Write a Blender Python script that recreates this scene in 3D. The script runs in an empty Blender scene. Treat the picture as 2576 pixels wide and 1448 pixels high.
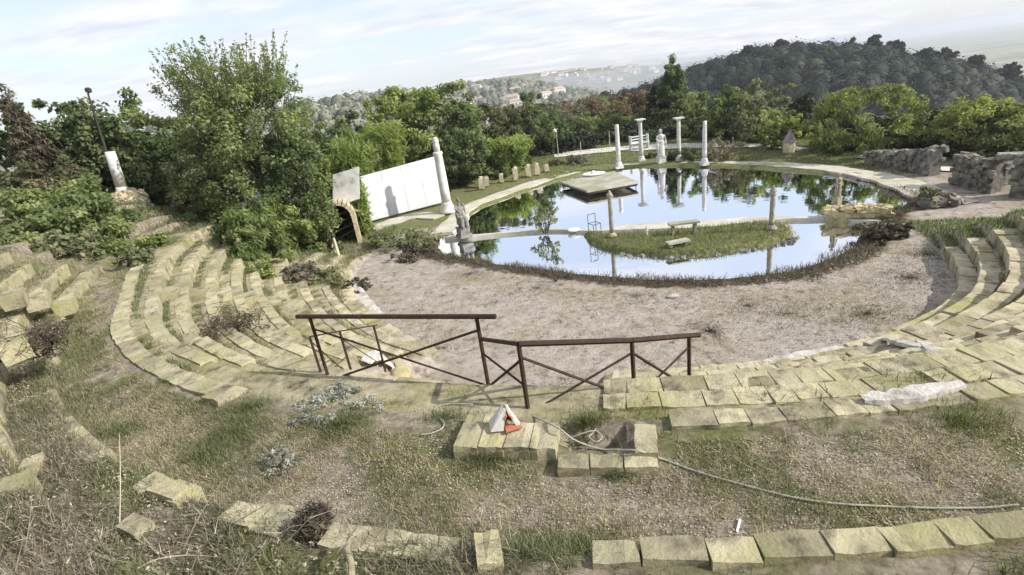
import bpy, math, random
import numpy as np
from mathutils import Vector, Matrix
random.seed(7); RNG = np.random.default_rng(11)
sc = bpy.context.scene
COL = sc.collection

# ------------------------------------------------------------------ camera, light, exposure
IMG_W, IMG_H = 2576.0, 1448.0          # pixel frame the photograph was measured in
FOC, PITCH, ROLL, EYE = 1265.0, math.radians(21.5), math.radians(8.2), 5.4
FW = np.array([0, math.cos(PITCH), -math.sin(PITCH)])
_up = np.array([0, math.sin(PITCH), math.cos(PITCH)]); _rt = np.array([1., 0, 0])
RT = math.cos(ROLL)*_rt - math.sin(ROLL)*_up
UP = math.sin(ROLL)*_rt + math.cos(ROLL)*_up
cam = bpy.data.cameras.new('camera'); co = bpy.data.objects.new('camera', cam); COL.objects.link(co)
cam.sensor_width = 36; cam.lens = 36*FOC/IMG_W; cam.clip_start = .05; cam.clip_end = 20000
co.matrix_world = Matrix(((RT[0], UP[0], -FW[0], 0), (RT[1], UP[1], -FW[1], 0), (RT[2], UP[2], -FW[2], EYE), (0, 0, 0, 1)))
sc.camera = co
sc.render.engine = 'CYCLES'
sc.cycles.max_bounces = 6; sc.cycles.transparent_max_bounces = 8; sc.cycles.volume_bounces = 0
sc.cycles.use_denoising = True
sc.view_settings.view_transform = 'Standard'; sc.view_settings.look = 'None'
sc.view_settings.gamma = 1; sc.view_settings.use_curve_mapping = False
sc.view_settings.exposure = 1.08
SUN_DIR = Vector((math.cos(math.radians(35))*0.95, math.cos(math.radians(35))*-0.31, math.sin(math.radians(35)))).normalized()
sun = bpy.data.lights.new('sun', 'SUN'); sun.energy = 2.9; sun.angle = math.radians(.6); sun.color = (1, .95, .86)
so = bpy.data.objects.new('sun', sun); COL.objects.link(so); so.rotation_euler = (-SUN_DIR).to_track_quat('-Z', 'Y').to_euler()
so.location = (40, 0, 60)
w = bpy.data.worlds.new('World'); sc.world = w; w.use_nodes = True
N = w.node_tree.nodes; L = w.node_tree.links; N.clear()
def nd(tree, typ, **kw):
    n = tree.nodes.new(typ)
    for k, v in kw.items():
        if k.startswith('i_'): n.inputs[k[2:].replace('_', ' ')].default_value = v
        else: setattr(n, k, v)
    return n
T = w.node_tree
sky = nd(T, 'ShaderNodeTexSky', sky_type='NISHITA', sun_disc=False, sun_elevation=math.asin(SUN_DIR.z),
         sun_rotation=math.atan2(SUN_DIR.x, SUN_DIR.y), altitude=200, air_density=1.0, dust_density=1.6, ozone_density=1.2)
tc = nd(T, 'ShaderNodeTexCoord')
sx = nd(T, 'ShaderNodeSeparateXYZ'); L.new(tc.outputs['Generated'], sx.inputs[0])
az = nd(T, 'ShaderNodeMath', operation='ADD'); az.inputs[1].default_value = .16; L.new(sx.outputs['Z'], az.inputs[0])
am = nd(T, 'ShaderNodeMath', operation='MAXIMUM'); am.inputs[1].default_value = .05; L.new(az.outputs[0], am.inputs[0])
dx = nd(T, 'ShaderNodeMath', operation='DIVIDE'); L.new(sx.outputs['X'], dx.inputs[0]); L.new(am.outputs[0], dx.inputs[1])
dy = nd(T, 'ShaderNodeMath', operation='DIVIDE'); L.new(sx.outputs['Y'], dy.inputs[0]); L.new(am.outputs[0], dy.inputs[1])
cx = nd(T, 'ShaderNodeCombineXYZ'); L.new(dx.outputs[0], cx.inputs[0]); L.new(dy.outputs[0], cx.inputs[1])
mp = nd(T, 'ShaderNodeMapping'); mp.inputs['Scale'].default_value = (.42, .95, 1); mp.inputs['Location'].default_value = (1.3, .4, 0); L.new(cx.outputs[0], mp.inputs[0])
cn = nd(T, 'ShaderNodeTexNoise', i_Scale=1.5, i_Detail=9.0, i_Roughness=.56, i_Distortion=.35); L.new(mp.outputs[0], cn.inputs['Vector'])
cr = nd(T, 'ShaderNodeValToRGB'); cr.color_ramp.elements[0].position = .41; cr.color_ramp.elements[1].position = .56
L.new(cn.outputs['Fac'], cr.inputs[0])
# soft structure inside the cloud sheet
cn2 = nd(T, 'ShaderNodeTexNoise', i_Scale=4.5, i_Detail=7.0, i_Roughness=.6); L.new(mp.outputs[0], cn2.inputs['Vector'])
cc = nd(T, 'ShaderNodeValToRGB'); cc.color_ramp.elements[0].position = .35; cc.color_ramp.elements[0].color = (3.7, 3.85, 4.3, 1)
cc.color_ramp.elements[1].position = .65; cc.color_ramp.elements[1].color = (5.2, 5.1, 5.15, 1); L.new(cn2.outputs['Fac'], cc.inputs[0])
# hazy milk of the air towards the horizon
hz = nd(T, 'ShaderNodeMapRange'); hz.inputs['From Min'].default_value = -.02; hz.inputs['From Max'].default_value = .9
hz.inputs['To Min'].default_value = .66; hz.inputs['To Max'].default_value = .58; L.new(sx.outputs['Z'], hz.inputs['Value'])
mxa = nd(T, 'ShaderNodeMix', data_type='RGBA'); L.new(hz.outputs[0], mxa.inputs['Factor']); L.new(sky.outputs[0], mxa.inputs[6]); mxa.inputs[7].default_value = (4.1, 4.35, 4.85, 1)
cfz = nd(T, 'ShaderNodeMapRange'); cfz.inputs['From Min'].default_value = .12; cfz.inputs['From Max'].default_value = .6; cfz.inputs['To Min'].default_value = .92; cfz.inputs['To Max'].default_value = .72; L.new(sx.outputs['Z'], cfz.inputs['Value'])
cf = nd(T, 'ShaderNodeMath', operation='MULTIPLY'); L.new(cfz.outputs[0], cf.inputs[1]); L.new(cr.outputs[0], cf.inputs[0])
mx = nd(T, 'ShaderNodeMix', data_type='RGBA'); L.new(cf.outputs[0], mx.inputs['Factor']); L.new(mxa.outputs[2], mx.inputs[6]); L.new(cc.outputs[0], mx.inputs[7])
bg = nd(T, 'ShaderNodeBackground'); bg.inputs['Strength'].default_value = .103; L.new(mx.outputs[2], bg.inputs['Color'])
wo = nd(T, 'ShaderNodeOutputWorld'); L.new(bg.outputs[0], wo.inputs[0])

# ------------------------------------------------------------------ geometry helpers
CAM0 = np.array([0, 0, EYE])
def ray(px, py): return FW + RT*(px-IMG_W/2)/FOC - UP*(py-IMG_H/2)/FOC
def at(px, py, z=0.):
    d = ray(px, py); return CAM0 + d*((z-EYE)/d[2])
def at_dist(px, py, dist):
    d = ray(px, py); return CAM0 + d*(dist/math.hypot(d[0], d[1]))
def proj(p):
    v = np.array(p, float)-CAM0; k = v@FW
    return IMG_W/2+FOC*(v@RT)/k, IMG_H/2-FOC*(v@UP)/k
def top_z(x, y, py):
    lo, hi = -60., 80.
    for _ in range(50):
        m = (lo+hi)/2
        if proj((x, y, m))[1] > py: lo = m
        else: hi = m
    return lo
C0 = np.array([3.9, 17.5])
def pol(th, r, z=0.): return np.array([C0[0]+r*math.cos(th), C0[1]+r*math.sin(th), z])

def tag(o, label=None, cat=None, group=None, kind=None):
    for k, v in (('label', label), ('category', cat), ('group', group), ('kind', kind)):
        if v: o[k] = v
    return o
def mesh_np(name, verts, faces, mat=None, parent=None, smooth=False, attrs=None, loc=None):
    verts = np.asarray(verts, np.float32).reshape(-1, 3)
    me = bpy.data.meshes.new(name)
    if isinstance(faces, np.ndarray):
        k = faces.shape[1]; nf = len(faces)
        me.vertices.add(len(verts)); me.vertices.foreach_set('co', verts.ravel())
        me.loops.add(nf*k); me.loops.foreach_set('vertex_index', faces.astype(np.int32).ravel())
        me.polygons.add(nf); me.polygons.foreach_set('loop_start', np.arange(0, nf*k, k, dtype=np.int32))
        me.update(calc_edges=True)
    else:
        me.from_pydata(verts.tolist(), [], faces)
    if smooth: me.polygons.foreach_set('use_smooth', np.ones(len(me.polygons), bool))
    if attrs:
        for an, (dom, typ, data) in attrs.items():
            a = me.attributes.new(an, typ, dom)
            a.data.foreach_set('color' if 'COLOR' in typ else 'value', np.asarray(data, np.float32).ravel())
    me.update()
    o = bpy.data.objects.new(name, me); COL.objects.link(o)
    if mat: me.materials.append(mat)
    if parent: o.parent = parent
    if loc is not None: o.location = loc
    return o
class MB:
    """collects simple shapes into one mesh"""
    def __init__(s): s.v = []; s.f = []
    def add(s, v, f):
        b = len(s.v); s.v += [tuple(map(float, p)) for p in v]; s.f += [tuple(b+i for i in q) for q in f]
    def box(s, c, d, rz=0., rx=0., ry=0., jit=0.):
        M = Matrix.Rotation(rz, 3, 'Z') @ Matrix.Rotation(ry, 3, 'Y') @ Matrix.Rotation(rx, 3, 'X')
        v = []
        for sx_ in (-1, 1):
            for sy_ in (-1, 1):
                for sz_ in (-1, 1):
                    p = M @ Vector((sx_*d[0]/2, sy_*d[1]/2, sz_*d[2]/2)) + Vector(c)
                    v.append((p.x+random.uniform(-jit, jit), p.y+random.uniform(-jit, jit), p.z+random.uniform(-jit, jit)))
        s.add(v, [(0, 1, 3, 2), (4, 6, 7, 5), (0, 4, 5, 1), (2, 3, 7, 6), (0, 2, 6, 4), (1, 5, 7, 3)])
    def tube(s, pts, radii, n=6, cap=True):
        pts = [Vector(p) for p in pts]
        if not hasattr(radii, '__len__'): radii = [radii]*len(pts)
        rings = []; prev = None
        for i, p in enumerate(pts):
            d = (pts[min(i+1, len(pts)-1)]-pts[max(i-1, 0)]).normalized()
            ref = Vector((0, 0, 1)) if abs(d.z) < .9 else Vector((1, 0, 0))
            if prev is not None and (prev-d*prev.dot(d)).length > 1e-3: a = (prev-d*prev.dot(d)).normalized()
            else: a = d.cross(ref).normalized()
            prev = a; b = d.cross(a)
            rings.append([p+(a*math.cos(2*math.pi*k/n)+b*math.sin(2*math.pi*k/n))*radii[i] for k in range(n)])
        v = [q for r in rings for q in r]; f = []
        for i in range(len(pts)-1):
            for k in range(n):
                f.append((i*n+k, i*n+(k+1) % n, (i+1)*n+(k+1) % n, (i+1)*n+k))
        if cap: f += [tuple(range(n-1, -1, -1)), tuple((len(pts)-1)*n+k for k in range(n))]
        s.add(v, f)
    def lathe(s, prof, n=24, c=(0, 0, 0), flute=0, fd=0., fr=None):
        v = []; f = []
        for i, (r, z) in enumerate(prof):
            for k in range(n):
                a = 2*math.pi*k/n; rr = r
                if flute and fr and fr[0] <= z <= fr[1]: rr = r*(1-fd*(.5-.5*math.cos(a*flute)))
                v.append((c[0]+rr*math.cos(a), c[1]+rr*math.sin(a), c[2]+z))
        for i in range(len(prof)-1):
            for k in range(n): f.append((i*n+k, i*n+(k+1) % n, (i+1)*n+(k+1) % n, (i+1)*n+k))
        f += [tuple(range(n-1, -1, -1)), tuple((len(prof)-1)*n+k for k in range(n))]
        s.add(v, f)
    def ell(s, c, r, n=12, m=8):
        prof = []
        v = []; f = []
        for i in range(1, m):
            t = math.pi*i/m
            for k in range(n):
                a = 2*math.pi*k/n
                v.append((c[0]+r[0]*math.sin(t)*math.cos(a), c[1]+r[1]*math.sin(t)*math.sin(a), c[2]-r[2]*math.cos(t)))
        for i in range(m-2):
            for k in range(n): f.append((i*n+k, i*n+(k+1) % n, (i+1)*n+(k+1) % n, (i+1)*n+k))
        b = len(v); v += [(c[0], c[1], c[2]-r[2]), (c[0], c[1], c[2]+r[2])]
        for k in range(n): f += [(b, (k+1) % n, k), (b+1, (m-2)*n+k, (m-2)*n+(k+1) % n)]
        s.add(v, f)
    def build(s, name, mat, parent=None, smooth=False, loc=None):
        return mesh_np(name, s.v, s.f, mat, parent, smooth, loc=loc)
def empty(name, loc, rz=0., label=None, cat=None, group=None):
    o = bpy.data.objects.new(name, None); o.empty_display_size = .3; o.location = tuple(map(float, loc)); o.rotation_euler = (0, 0, rz)
    COL.objects.link(o); return tag(o, label, cat, group)
def inst(name, me, parent, loc, rot=(0, 0, 0), scale=(1, 1, 1)):
    o = bpy.data.objects.new(name, me); COL.objects.link(o); o.parent = parent
    o.location = tuple(map(float, loc)); o.rotation_euler = rot; o.scale = scale; return o

# ------------------------------------------------------------------ materials
def mat_noise(name, stops, scale=3., detail=8., rough=.9, bump=.3, bscale=None, spec=.2, s2=None, c2=None, a2=(.45, .6), coord='pos', metallic=0., stretch=None):
    m = bpy.data.materials.new(name); m.use_nodes = True; t = m.node_tree; t.nodes.clear(); l = t.links
    if coord == 'pos': src = nd(t, 'ShaderNodeNewGeometry').outputs['Position']
    else: src = nd(t, 'ShaderNodeTexCoord').outputs['Object']
    if stretch:
        q = nd(t, 'ShaderNodeMapping'); q.inputs['Scale'].default_value = stretch; l.new(src, q.inputs[0]); src = q.outputs[0]
    n1 = nd(t, 'ShaderNodeTexNoise', i_Scale=scale, i_Detail=detail, i_Roughness=.62); l.new(src, n1.inputs['Vector'])
    r = nd(t, 'ShaderNodeValToRGB'); e = r.color_ramp.elements
    while len(e) < len(stops): e.new(.5)
    for i, (p, c) in enumerate(stops): e[i].position = p; e[i].color = (*c, 1)
    l.new(n1.outputs['Fac'], r.inputs[0]); out = r.outputs[0]
    if c2:
        n2 = nd(t, 'ShaderNodeTexNoise', i_Scale=s2, i_Detail=6.0, i_Roughness=.6); l.new(src, n2.inputs['Vector'])
        q = nd(t, 'ShaderNodeMapRange'); q.inputs['From Min'].default_value = a2[0]; q.inputs['From Max'].default_value = a2[1]; l.new(n2.outputs['Fac'], q.inputs['Value'])
        mxx = nd(t, 'ShaderNodeMix', data_type='RGBA'); l.new(q.outputs[0], mxx.inputs['Factor']); l.new(out, mxx.inputs[6]); mxx.inputs[7].default_value = (*c2, 1); out = mxx.outputs[2]
    if name.startswith('tufa'):   # each block weathered to its own tone
        oi = nd(t, 'ShaderNodeObjectInfo'); vr = nd(t, 'ShaderNodeValToRGB'); ve = vr.color_ramp.elements; ve.new(.5); ve.new(.8)
        for i, (p_, c_) in enumerate(((0, (.66, .64, .60)), (.35, (.95, .94, .90)), (.7, (1.08, 1.05, .96)), (1, (.80, .80, .78)))): ve[i].position = p_; ve[i].color = (*c_, 1)
        l.new(oi.outputs['Random'], vr.inputs[0]); mv = nd(t, 'ShaderNodeMix', data_type='RGBA', blend_type='MULTIPLY'); mv.inputs['Factor'].default_value = 1; l.new(out, mv.inputs[6]); l.new(vr.outputs[0], mv.inputs[7]); out = mv.outputs[2]
    p = nd(t, 'ShaderNodeBsdfPrincipled'); p.inputs['Roughness'].default_value = rough; p.inputs['Specular IOR Level'].default_value = spec; p.inputs['Metallic'].default_value = metallic
    l.new(out, p.inputs['Base Color'])
    if bump:
        nb = nd(t, 'ShaderNodeTexNoise', i_Scale=bscale or scale*6, i_Detail=8.0, i_Roughness=.7); l.new(src, nb.inputs['Vector'])
        b = nd(t, 'ShaderNodeBump'); b.inputs['Strength'].default_value = bump; b.inputs['Distance'].default_value = .03; l.new(nb.outputs['Fac'], b.inputs['Height']); l.new(b.outputs[0], p.inputs['Normal'])
    o = nd(t, 'ShaderNodeOutputMaterial'); l.new(p.outputs[0], o.inputs[0])
    return m
def leaf_mat(name, c1, c2, c3, trans=.35, rough=.6):
    m = bpy.data.materials.new(name); m.use_nodes = True; t = m.node_tree; t.nodes.clear(); l = t.links
    a = nd(t, 'ShaderNodeAttribute', attribute_name='tint')
    if name not in ('grass_straw', 'leaf_litter', 'leaves_rust'):
        def ds(c, k=.26):
            g_ = (c[0]*.35+c[1]*.5+c[2]*.15); return tuple(v*(1-k)+g_*k for v in c)
        c1, c2, c3 = ds(c1), ds(c2), ds(c3)
    r = nd(t, 'ShaderNodeValToRGB'); e = r.color_ramp.elements; e.new(.5)
    for i, (p, c) in enumerate(((.05, c1), (.5, c2), (.95, c3))): e[i].position = p; e[i].color = (*c, 1)
    l.new(a.outputs['Fac'], r.inputs[0])
    d = nd(t, 'ShaderNodeBsdfPrincipled'); d.inputs['Roughness'].default_value = rough; d.inputs['Specular IOR Level'].default_value = .08; l.new(r.outputs[0], d.inputs['Base Color'])
    tr = nd(t, 'ShaderNodeBsdfTranslucent')
    br = nd(t, 'ShaderNodeMix', data_type='RGBA', blend_type='MULTIPLY'); br.inputs['Factor'].default_value = 1; l.new(r.outputs[0], br.inputs[6]); br.inputs[7].default_value = (1.5, 1.6, .7, 1)
    l.new(br.outputs[2], tr.inputs['Color'])
    ms = nd(t, 'ShaderNodeMixShader'); ms.inputs[0].default_value = trans; l.new(d.outputs[0], ms.inputs[1]); l.new(tr.outputs[0], ms.inputs[2])
    o = nd(t, 'ShaderNodeOutputMaterial'); l.new(ms.outputs[0], o.inputs[0]); return m
M = {}
M['tufa'] = mat_noise('tufa', [(.30, (.12, .11, .08)), (.42, (.33, .30, .215)), (.52, (.49, .45, .325)), (.62, (.55, .51, .38)), (.74, (.34, .33, .27))], 4.2, detail=14., bump=1., bscale=26, s2=2.1, c2=(.33, .32, .16), a2=(.46, .68))
M['tufa_far'] = mat_noise('tufa_weathered', [(.30, (.15, .13, .095)), (.44, (.36, .32, .235)), (.58, (.52, .47, .36)), (.72, (.36, .34, .27))], 3.4, detail=12., bump=.9, bscale=20, s2=1.3, c2=(.31, .30, .14), a2=(.48, .70))
M['plaster'] = mat_noise('cracked_plaster', [(.3, (.38, .35, .31)), (.6, (.55, .53, .49))], 3, bump=.5, bscale=16)
M['crust'] = mat_noise('broken_concrete', [(.32, (.27, .25, .22)), (.5, (.47, .44, .40)), (.65, (.58, .55, .50))], 4, bump=.8, bscale=20)
M['marble'] = mat_noise('weathered_marble', [(.3, (.44, .43, .40)), (.6, (.66, .65, .63))], 5, bump=.35, bscale=30, s2=2.5, c2=(.36, .35, .30), a2=(.5, .72))
M['marble_dark'] = mat_noise('grey_stone', [(.3, (.09, .085, .08)), (.6, (.25, .235, .22))], 6, bump=.5, bscale=30)
M['post_stone'] = mat_noise('lichened_post', [(.3, (.17, .15, .13)), (.6, (.38, .34, .29))], 6, bump=.5, bscale=30, s2=4, c2=(.36, .35, .16), a2=(.5, .65))
M['screen'] = mat_noise('white_board', [(.3, (.52, .54, .57)), (.7, (.62, .63, .66))], .8, bump=.08, rough=.7, s2=2.2, c2=(.46, .47, .46), a2=(.52, .75))
M['board'] = mat_noise('dirty_board', [(.35, (.60, .60, .58)), (.6, (.76, .76, .75))], 1.3, bump=.1, s2=3, c2=(.40, .40, .34), a2=(.5, .7))
M['rust'] = mat_noise('rusty_iron', [(.3, (.022, .013, .009)), (.6, (.050, .027, .017)), (.8, (.11, .055, .032))], 14, bump=.3, bscale=60, rough=.75, spec=.3)
M['ochre'] = mat_noise('ochre_masonry', [(.3, (.36, .29, .18)), (.6, (.52, .44, .29))], 4, bump=.7, bscale=18)
M['ochre_light'] = mat_noise('pale_masonry', [(.3, (.42, .36, .24)), (.6, (.58, .51, .37))], 4, bump=.7, bscale=18)
M['dark'] = mat_noise('tunnel_shade', [(.3, (.012, .011, .01)), (.7, (.03, .027, .024))], 3)  # near-black colour paints the shade inside the arch tunnel
M['terracotta'] = mat_noise('terracotta', [(.3, (.34, .10, .055)), (.7, (.52, .22, .14))], 7, bump=.2)
M['path'] = mat_noise('pale_concrete', [(.3, (.36, .33, .27)), (.55, (.50, .47, .40)), (.75, (.56, .53, .46))], 1.4, bump=.4, bscale=14, s2=.5, c2=(.32, .31, .18), a2=(.5, .7))
M['road'] = mat_noise('white_gravel_road', [(.3, (.52, .49, .44)), (.7, (.66, .63, .58))], .8, bump=.2)
M['slab'] = mat_noise('grey_slab', [(.3, (.30, .28, .23)), (.6, (.43, .41, .35))], 2, bump=.3, s2=.9, c2=(.26, .27, .18))
M['bark'] = mat_noise('bark', [(.3, (.05, .042, .032)), (.6, (.13, .11, .085))], 5, bump=.5)
M['twig'] = mat_noise('dry_twig', [(.3, (.16, .13, .10)), (.6, (.36, .31, .25))], 5, bump=.2)
M['twig_pale'] = mat_noise('pale_dry_stalk', [(.3, (.34, .29, .22)), (.6, (.52, .46, .36))], 5, bump=.2)
M['twig_dark'] = mat_noise('dark_brushwood', [(.3, (.03, .024, .02)), (.6, (.09, .07, .055))], 5)
M['rope'] = mat_noise('pale_hose', [(.3, (.27, .27, .23)), (.6, (.40, .39, .34))], 20, bump=.2)
M['rubble'] = mat_noise('dry_stone', [(.3, (.07, .065, .055)), (.5, (.17, .155, .125)), (.72, (.38, .35, .28))], 3.5, bump=.7, bscale=15)
M['rubble_yellow'] = mat_noise('yellow_rubble', [(.3, (.26, .22, .12)), (.5, (.44, .38, .22)), (.75, (.56, .50, .34))], 3.5, bump=.7, bscale=15)
M['roofcone'] = mat_noise('purple_shingle', [(.3, (.20, .16, .16)), (.7, (.33, .27, .27))], 4, bump=.4)
M['white'] = mat_noise('white_paint', [(.3, (.62, .62, .62)), (.7, (.78, .78, .77))], 3, bump=.1)
M['house'] = mat_noise('distant_plaster', [(.3, (.66, .62, .56)), (.7, (.80, .78, .74))], .05, bump=0)
M['houseroof'] = mat_noise('distant_tiles', [(.3, (.36, .27, .21)), (.7, (.50, .41, .34))], .05, bump=0)
M['window'] = mat_noise('distant_window', [(.3, (.05, .06, .08)), (.7, (.09, .10, .12))], .5, bump=0, rough=.3)
M['hill'] = mat_noise('hill_soil', [(.3, (.035, .045, .02)), (.7, (.08, .085, .045))], .05, bump=0)
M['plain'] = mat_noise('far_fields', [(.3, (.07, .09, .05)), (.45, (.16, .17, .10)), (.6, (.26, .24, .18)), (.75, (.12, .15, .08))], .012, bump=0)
M['net'] = mat_noise('orange_bag', [(.3, (.55, .16, .05)), (.7, (.68, .24, .08))], 9, bump=.2)
LM = {
 'dark': leaf_mat('leaves_dark', (0.042, 0.070, 0.024), (0.106, 0.150, 0.050), (0.228, 0.270, 0.102), .4),
 'mid': leaf_mat('leaves_mid', (0.054, 0.090, 0.024), (0.150, 0.204, 0.060), (0.300, 0.348, 0.114), .42),
 'bright': leaf_mat('leaves_bright', (.08, .125, .03), (.17, .23, .06), (.29, .36, .11), .5),
 'olive': leaf_mat('leaves_olive', (0.078, 0.096, 0.042), (0.174, 0.192, 0.090), (0.312, 0.312, 0.156), .38),
 'autumn': leaf_mat('leaves_autumn', (0.060, 0.062, 0.026), (0.144, 0.138, 0.060), (0.264, 0.240, 0.108), .35),
 'bamboo': leaf_mat('leaves_bamboo', (.12, .17, .03), (.24, .31, .07), (.38, .44, .13), .55),
 'shade': leaf_mat('leaves_shade', (.020, .030, .016), (.050, .066, .032), (.10, .12, .055), .25),
 'willow': leaf_mat('leaves_willow', (0.066, 0.094, 0.024), (0.176, 0.220, 0.061), (0.319, 0.374, 0.110), .5),
 'rust': leaf_mat('leaves_rust', (0.069, 0.052, 0.034), (0.149, 0.109, 0.069), (0.253, 0.190, 0.127), .3),
 'yellow': leaf_mat('leaves_yellow', (0.110, 0.132, 0.022), (0.242, 0.275, 0.055), (0.396, 0.418, 0.110), .45),
 'yellowgreen': leaf_mat('leaves_yellow_green', (0.084, 0.121, 0.026), (0.186, 0.251, 0.048), (0.409, 0.446, 0.102), .4),
 'grey': leaf_mat('leaves_grey', (.12, .13, .10), (.27, .28, .23), (.50, .50, .44), .2),
 'forest': leaf_mat('leaves_forest', (.010, .017, .015), (.026, .037, .028), (.075, .090, .045), .1),
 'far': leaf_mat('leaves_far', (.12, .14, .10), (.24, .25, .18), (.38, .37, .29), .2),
 'brown': leaf_mat('leaves_brown', (.09, .072, .05), (.20, .165, .12), (.36, .31, .23), .25),
 'grass': leaf_mat('grass_green', (0.069, 0.090, 0.033), (0.156, 0.177, 0.069), (0.288, 0.294, 0.131), .35),
 'straw': leaf_mat('grass_straw', (.20, .17, .10), (.36, .31, .20), (.54, .48, .33), .3),
 'litter': leaf_mat('leaf_litter', (.13, .10, .075), (.28, .235, .185), (.50, .45, .38), .1),
 'sedge': leaf_mat('dry_sedge', (0.042, 0.034, 0.024), (0.102, 0.082, 0.054), (0.204, 0.168, 0.102), .2),
}

# ------------------------------------------------------------------ the cavea profile
NT = 9
D = np.radians
RK = {}
thc = np.array([-200, -182, -172, -160, -150, -140, -125, -110, -95, -78, -60, -48, -40, -20])
base_tab = {
 1: [9.5, 9.5, 9.3, 9.2, 9.1, 9.2, 9.4, 9.6, 9.7, 9.9, 9.9, 9.5, 9.1, 8.6],
 2: [10.2, 10.1, 10.0, 9.8, 9.7, 9.8, 9.9, 10.1, 10.2, 10.3, 10.2, 9.8, 9.5, 9.1],
 3: [10.9, 10.8, 10.6, 10.4, 10.3, 10.4, 10.5, 10.6, 10.7, 10.8, 10.6, 10.2, 9.9, 9.6],
 4: [11.6, 11.5, 11.3, 11.0, 10.9, 11.0, 11.1, 11.1, 11.2, 11.3, 11.1, 10.7, 10.4, 10.1],
 5: [12.2, 12.1, 11.9, 11.6, 11.4, 11.5, 11.6, 11.6, 11.7, 11.7, 11.6, 11.2, 10.9, 10.6],
 6: [12.7, 12.6, 12.3, 12.0, 11.9, 12.05, 12.1, 12.0, 12.0, 12.05, 12.0, 11.65, 11.4, 11.1],
 7: [13.2, 13.1, 12.9, 12.5, 12.45, 12.6, 12.7, 12.4, 12.4, 12.45, 12.4, 12.1, 11.85, 11.6],
 8: [13.7, 13.6, 13.4, 13.0, 12.95, 13.15, 13.25, 12.8, 12.8, 12.85, 12.8, 12.5, 12.3, 12.1],
 9: [14.2, 14.1, 13.9, 13.5, 13.35, 13.65, 13.7, 13.2, 13.2, 13.25, 13.2, 12.9, 12.75, 12.6],
 10: [14.9, 14.8, 14.5, 14.1, 13.8, 14.1, 14.1, 13.86, 13.86, 13.80, 13.7, 13.45, 13.2, 13.1],
 11: [15.6, 15.5, 15.3, 15.05, 14.95, 15.0, 15.45, 15.62, 15.36, 15.08, 14.95, 14.8, 14.8, 14.8],
 12: [16.1, 16.0, 15.8, 15.5, 15.4, 15.45, 16.0, 16.4, 16.05, 15.85, 15.7, 15.6, 15.5, 15.5],
 13: [16.6, 16.5, 16.3, 15.95, 15.85, 15.9, 16.5, 16.8, 16.6, 16.5, 16.5, 16.4, 16.4, 16.4],
 14: [17.1, 17.0, 16.8, 16.4, 16.3, 16.35, 17.0, 17.3, 17.2, 17.1, 17.1, 17, 17, 17]}
ZK = {k: .26*k for k in range(1, 10)}
ZK.update({10: 2.36, 11: 2.56, 12: 2.86, 13: 3.14, 14: 3.42})
tf = np.radians(np.linspace(-200, -20, 361))
for k, v in base_tab.items():
    y = np.interp(tf, D(thc), v)
    for _ in range(3): y = np.convolve(np.pad(y, 8, mode='edge'), np.ones(17)/17, 'valid')
    RK[k] = y
def Rk(k, th): return np.interp(th, tf, RK[k])
VOM = (D(-126), D(-104))            # the gap below the railing
RV = 12.95
def sstep(a, b, x):
    t = np.clip((x-a)/(b-a), 0, 1); return t*t*(3-2*t)
def wob(x, y):
    return (np.sin(x*1.7+y*.9)+np.sin(x*.8-y*2.1+1.3)+.6*np.sin(x*3.9+y*3.1+.5)+.5*np.sin(-x*4.7+y*5.3)+.35*np.sin(x*9.1+y*8.3))/3.4
POND = [(1092,625),(1100,600),(1140,568),(1200,527),(1290,492),(1400,457),(1500,432),(1600,421),(1700,419),(1800,420),(1900,424),(2000,430),(2100,440),(2190,458),(2250,480),(2300,505),(2290,522),(2232,536),(2215,560),(2180,590),(2165,625),(2100,660),(1990,690),(1870,706),(1750,712),(1620,710),(1500,700),(1370,685),(1250,670),(1170,655),(1110,645)]
WZ = -.1
PONDXY = np.array([at(x, y, WZ)[:2] for x, y in POND])
ISL = [(1458,592),(1462,612),(1490,628),(1545,640),(1600,646),(1690,652),(1760,647),(1850,638),(1940,622),(2000,606),(2018,588),(2005,572),(1950,564),(1880,566),(1820,570),(1760,576),(1700,582),(1620,590),(1550,592),(1490,588)]
ISLXY = np.array([at(x, y, WZ)[:2] for x, y in ISL])
def sdist(P, poly):
    """signed distance, negative inside"""
    d = np.full(len(P), 1e9); ins = np.zeros(len(P), bool); n = len(poly)
    for i in range(n):
        a = poly[i]; b = poly[(i+1) % n]; ab = b-a
        t = np.clip(((P-a)@ab)/(ab@ab), 0, 1); q = a+t[:, None]*ab
        d = np.minimum(d, np.hypot(*(P-q).T))
        c = ((a[1] > P[:, 1]) != (b[1] > P[:, 1])) & (P[:, 0] < (b[0]-a[0])*(P[:, 1]-a[1])/(b[1]-a[1]+1e-12)+a[0])
        ins ^= c
    return np.where(ins, -d, d)
PIT = np.array([at(x, y, 2.3)[:2] for x, y in ((1412, 1086), (1592, 1082), (1600, 1132), (1412, 1136))])
MOUNDS = [(-13.6, 20.0, 1.75, 3.2), (-17., 24., .8, 4.), (-11.0, 18.0, .6, 2.3), (-16.5, 14.5, 2.6, 4.2), (-22., 20., 1.2, 6.)]
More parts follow.
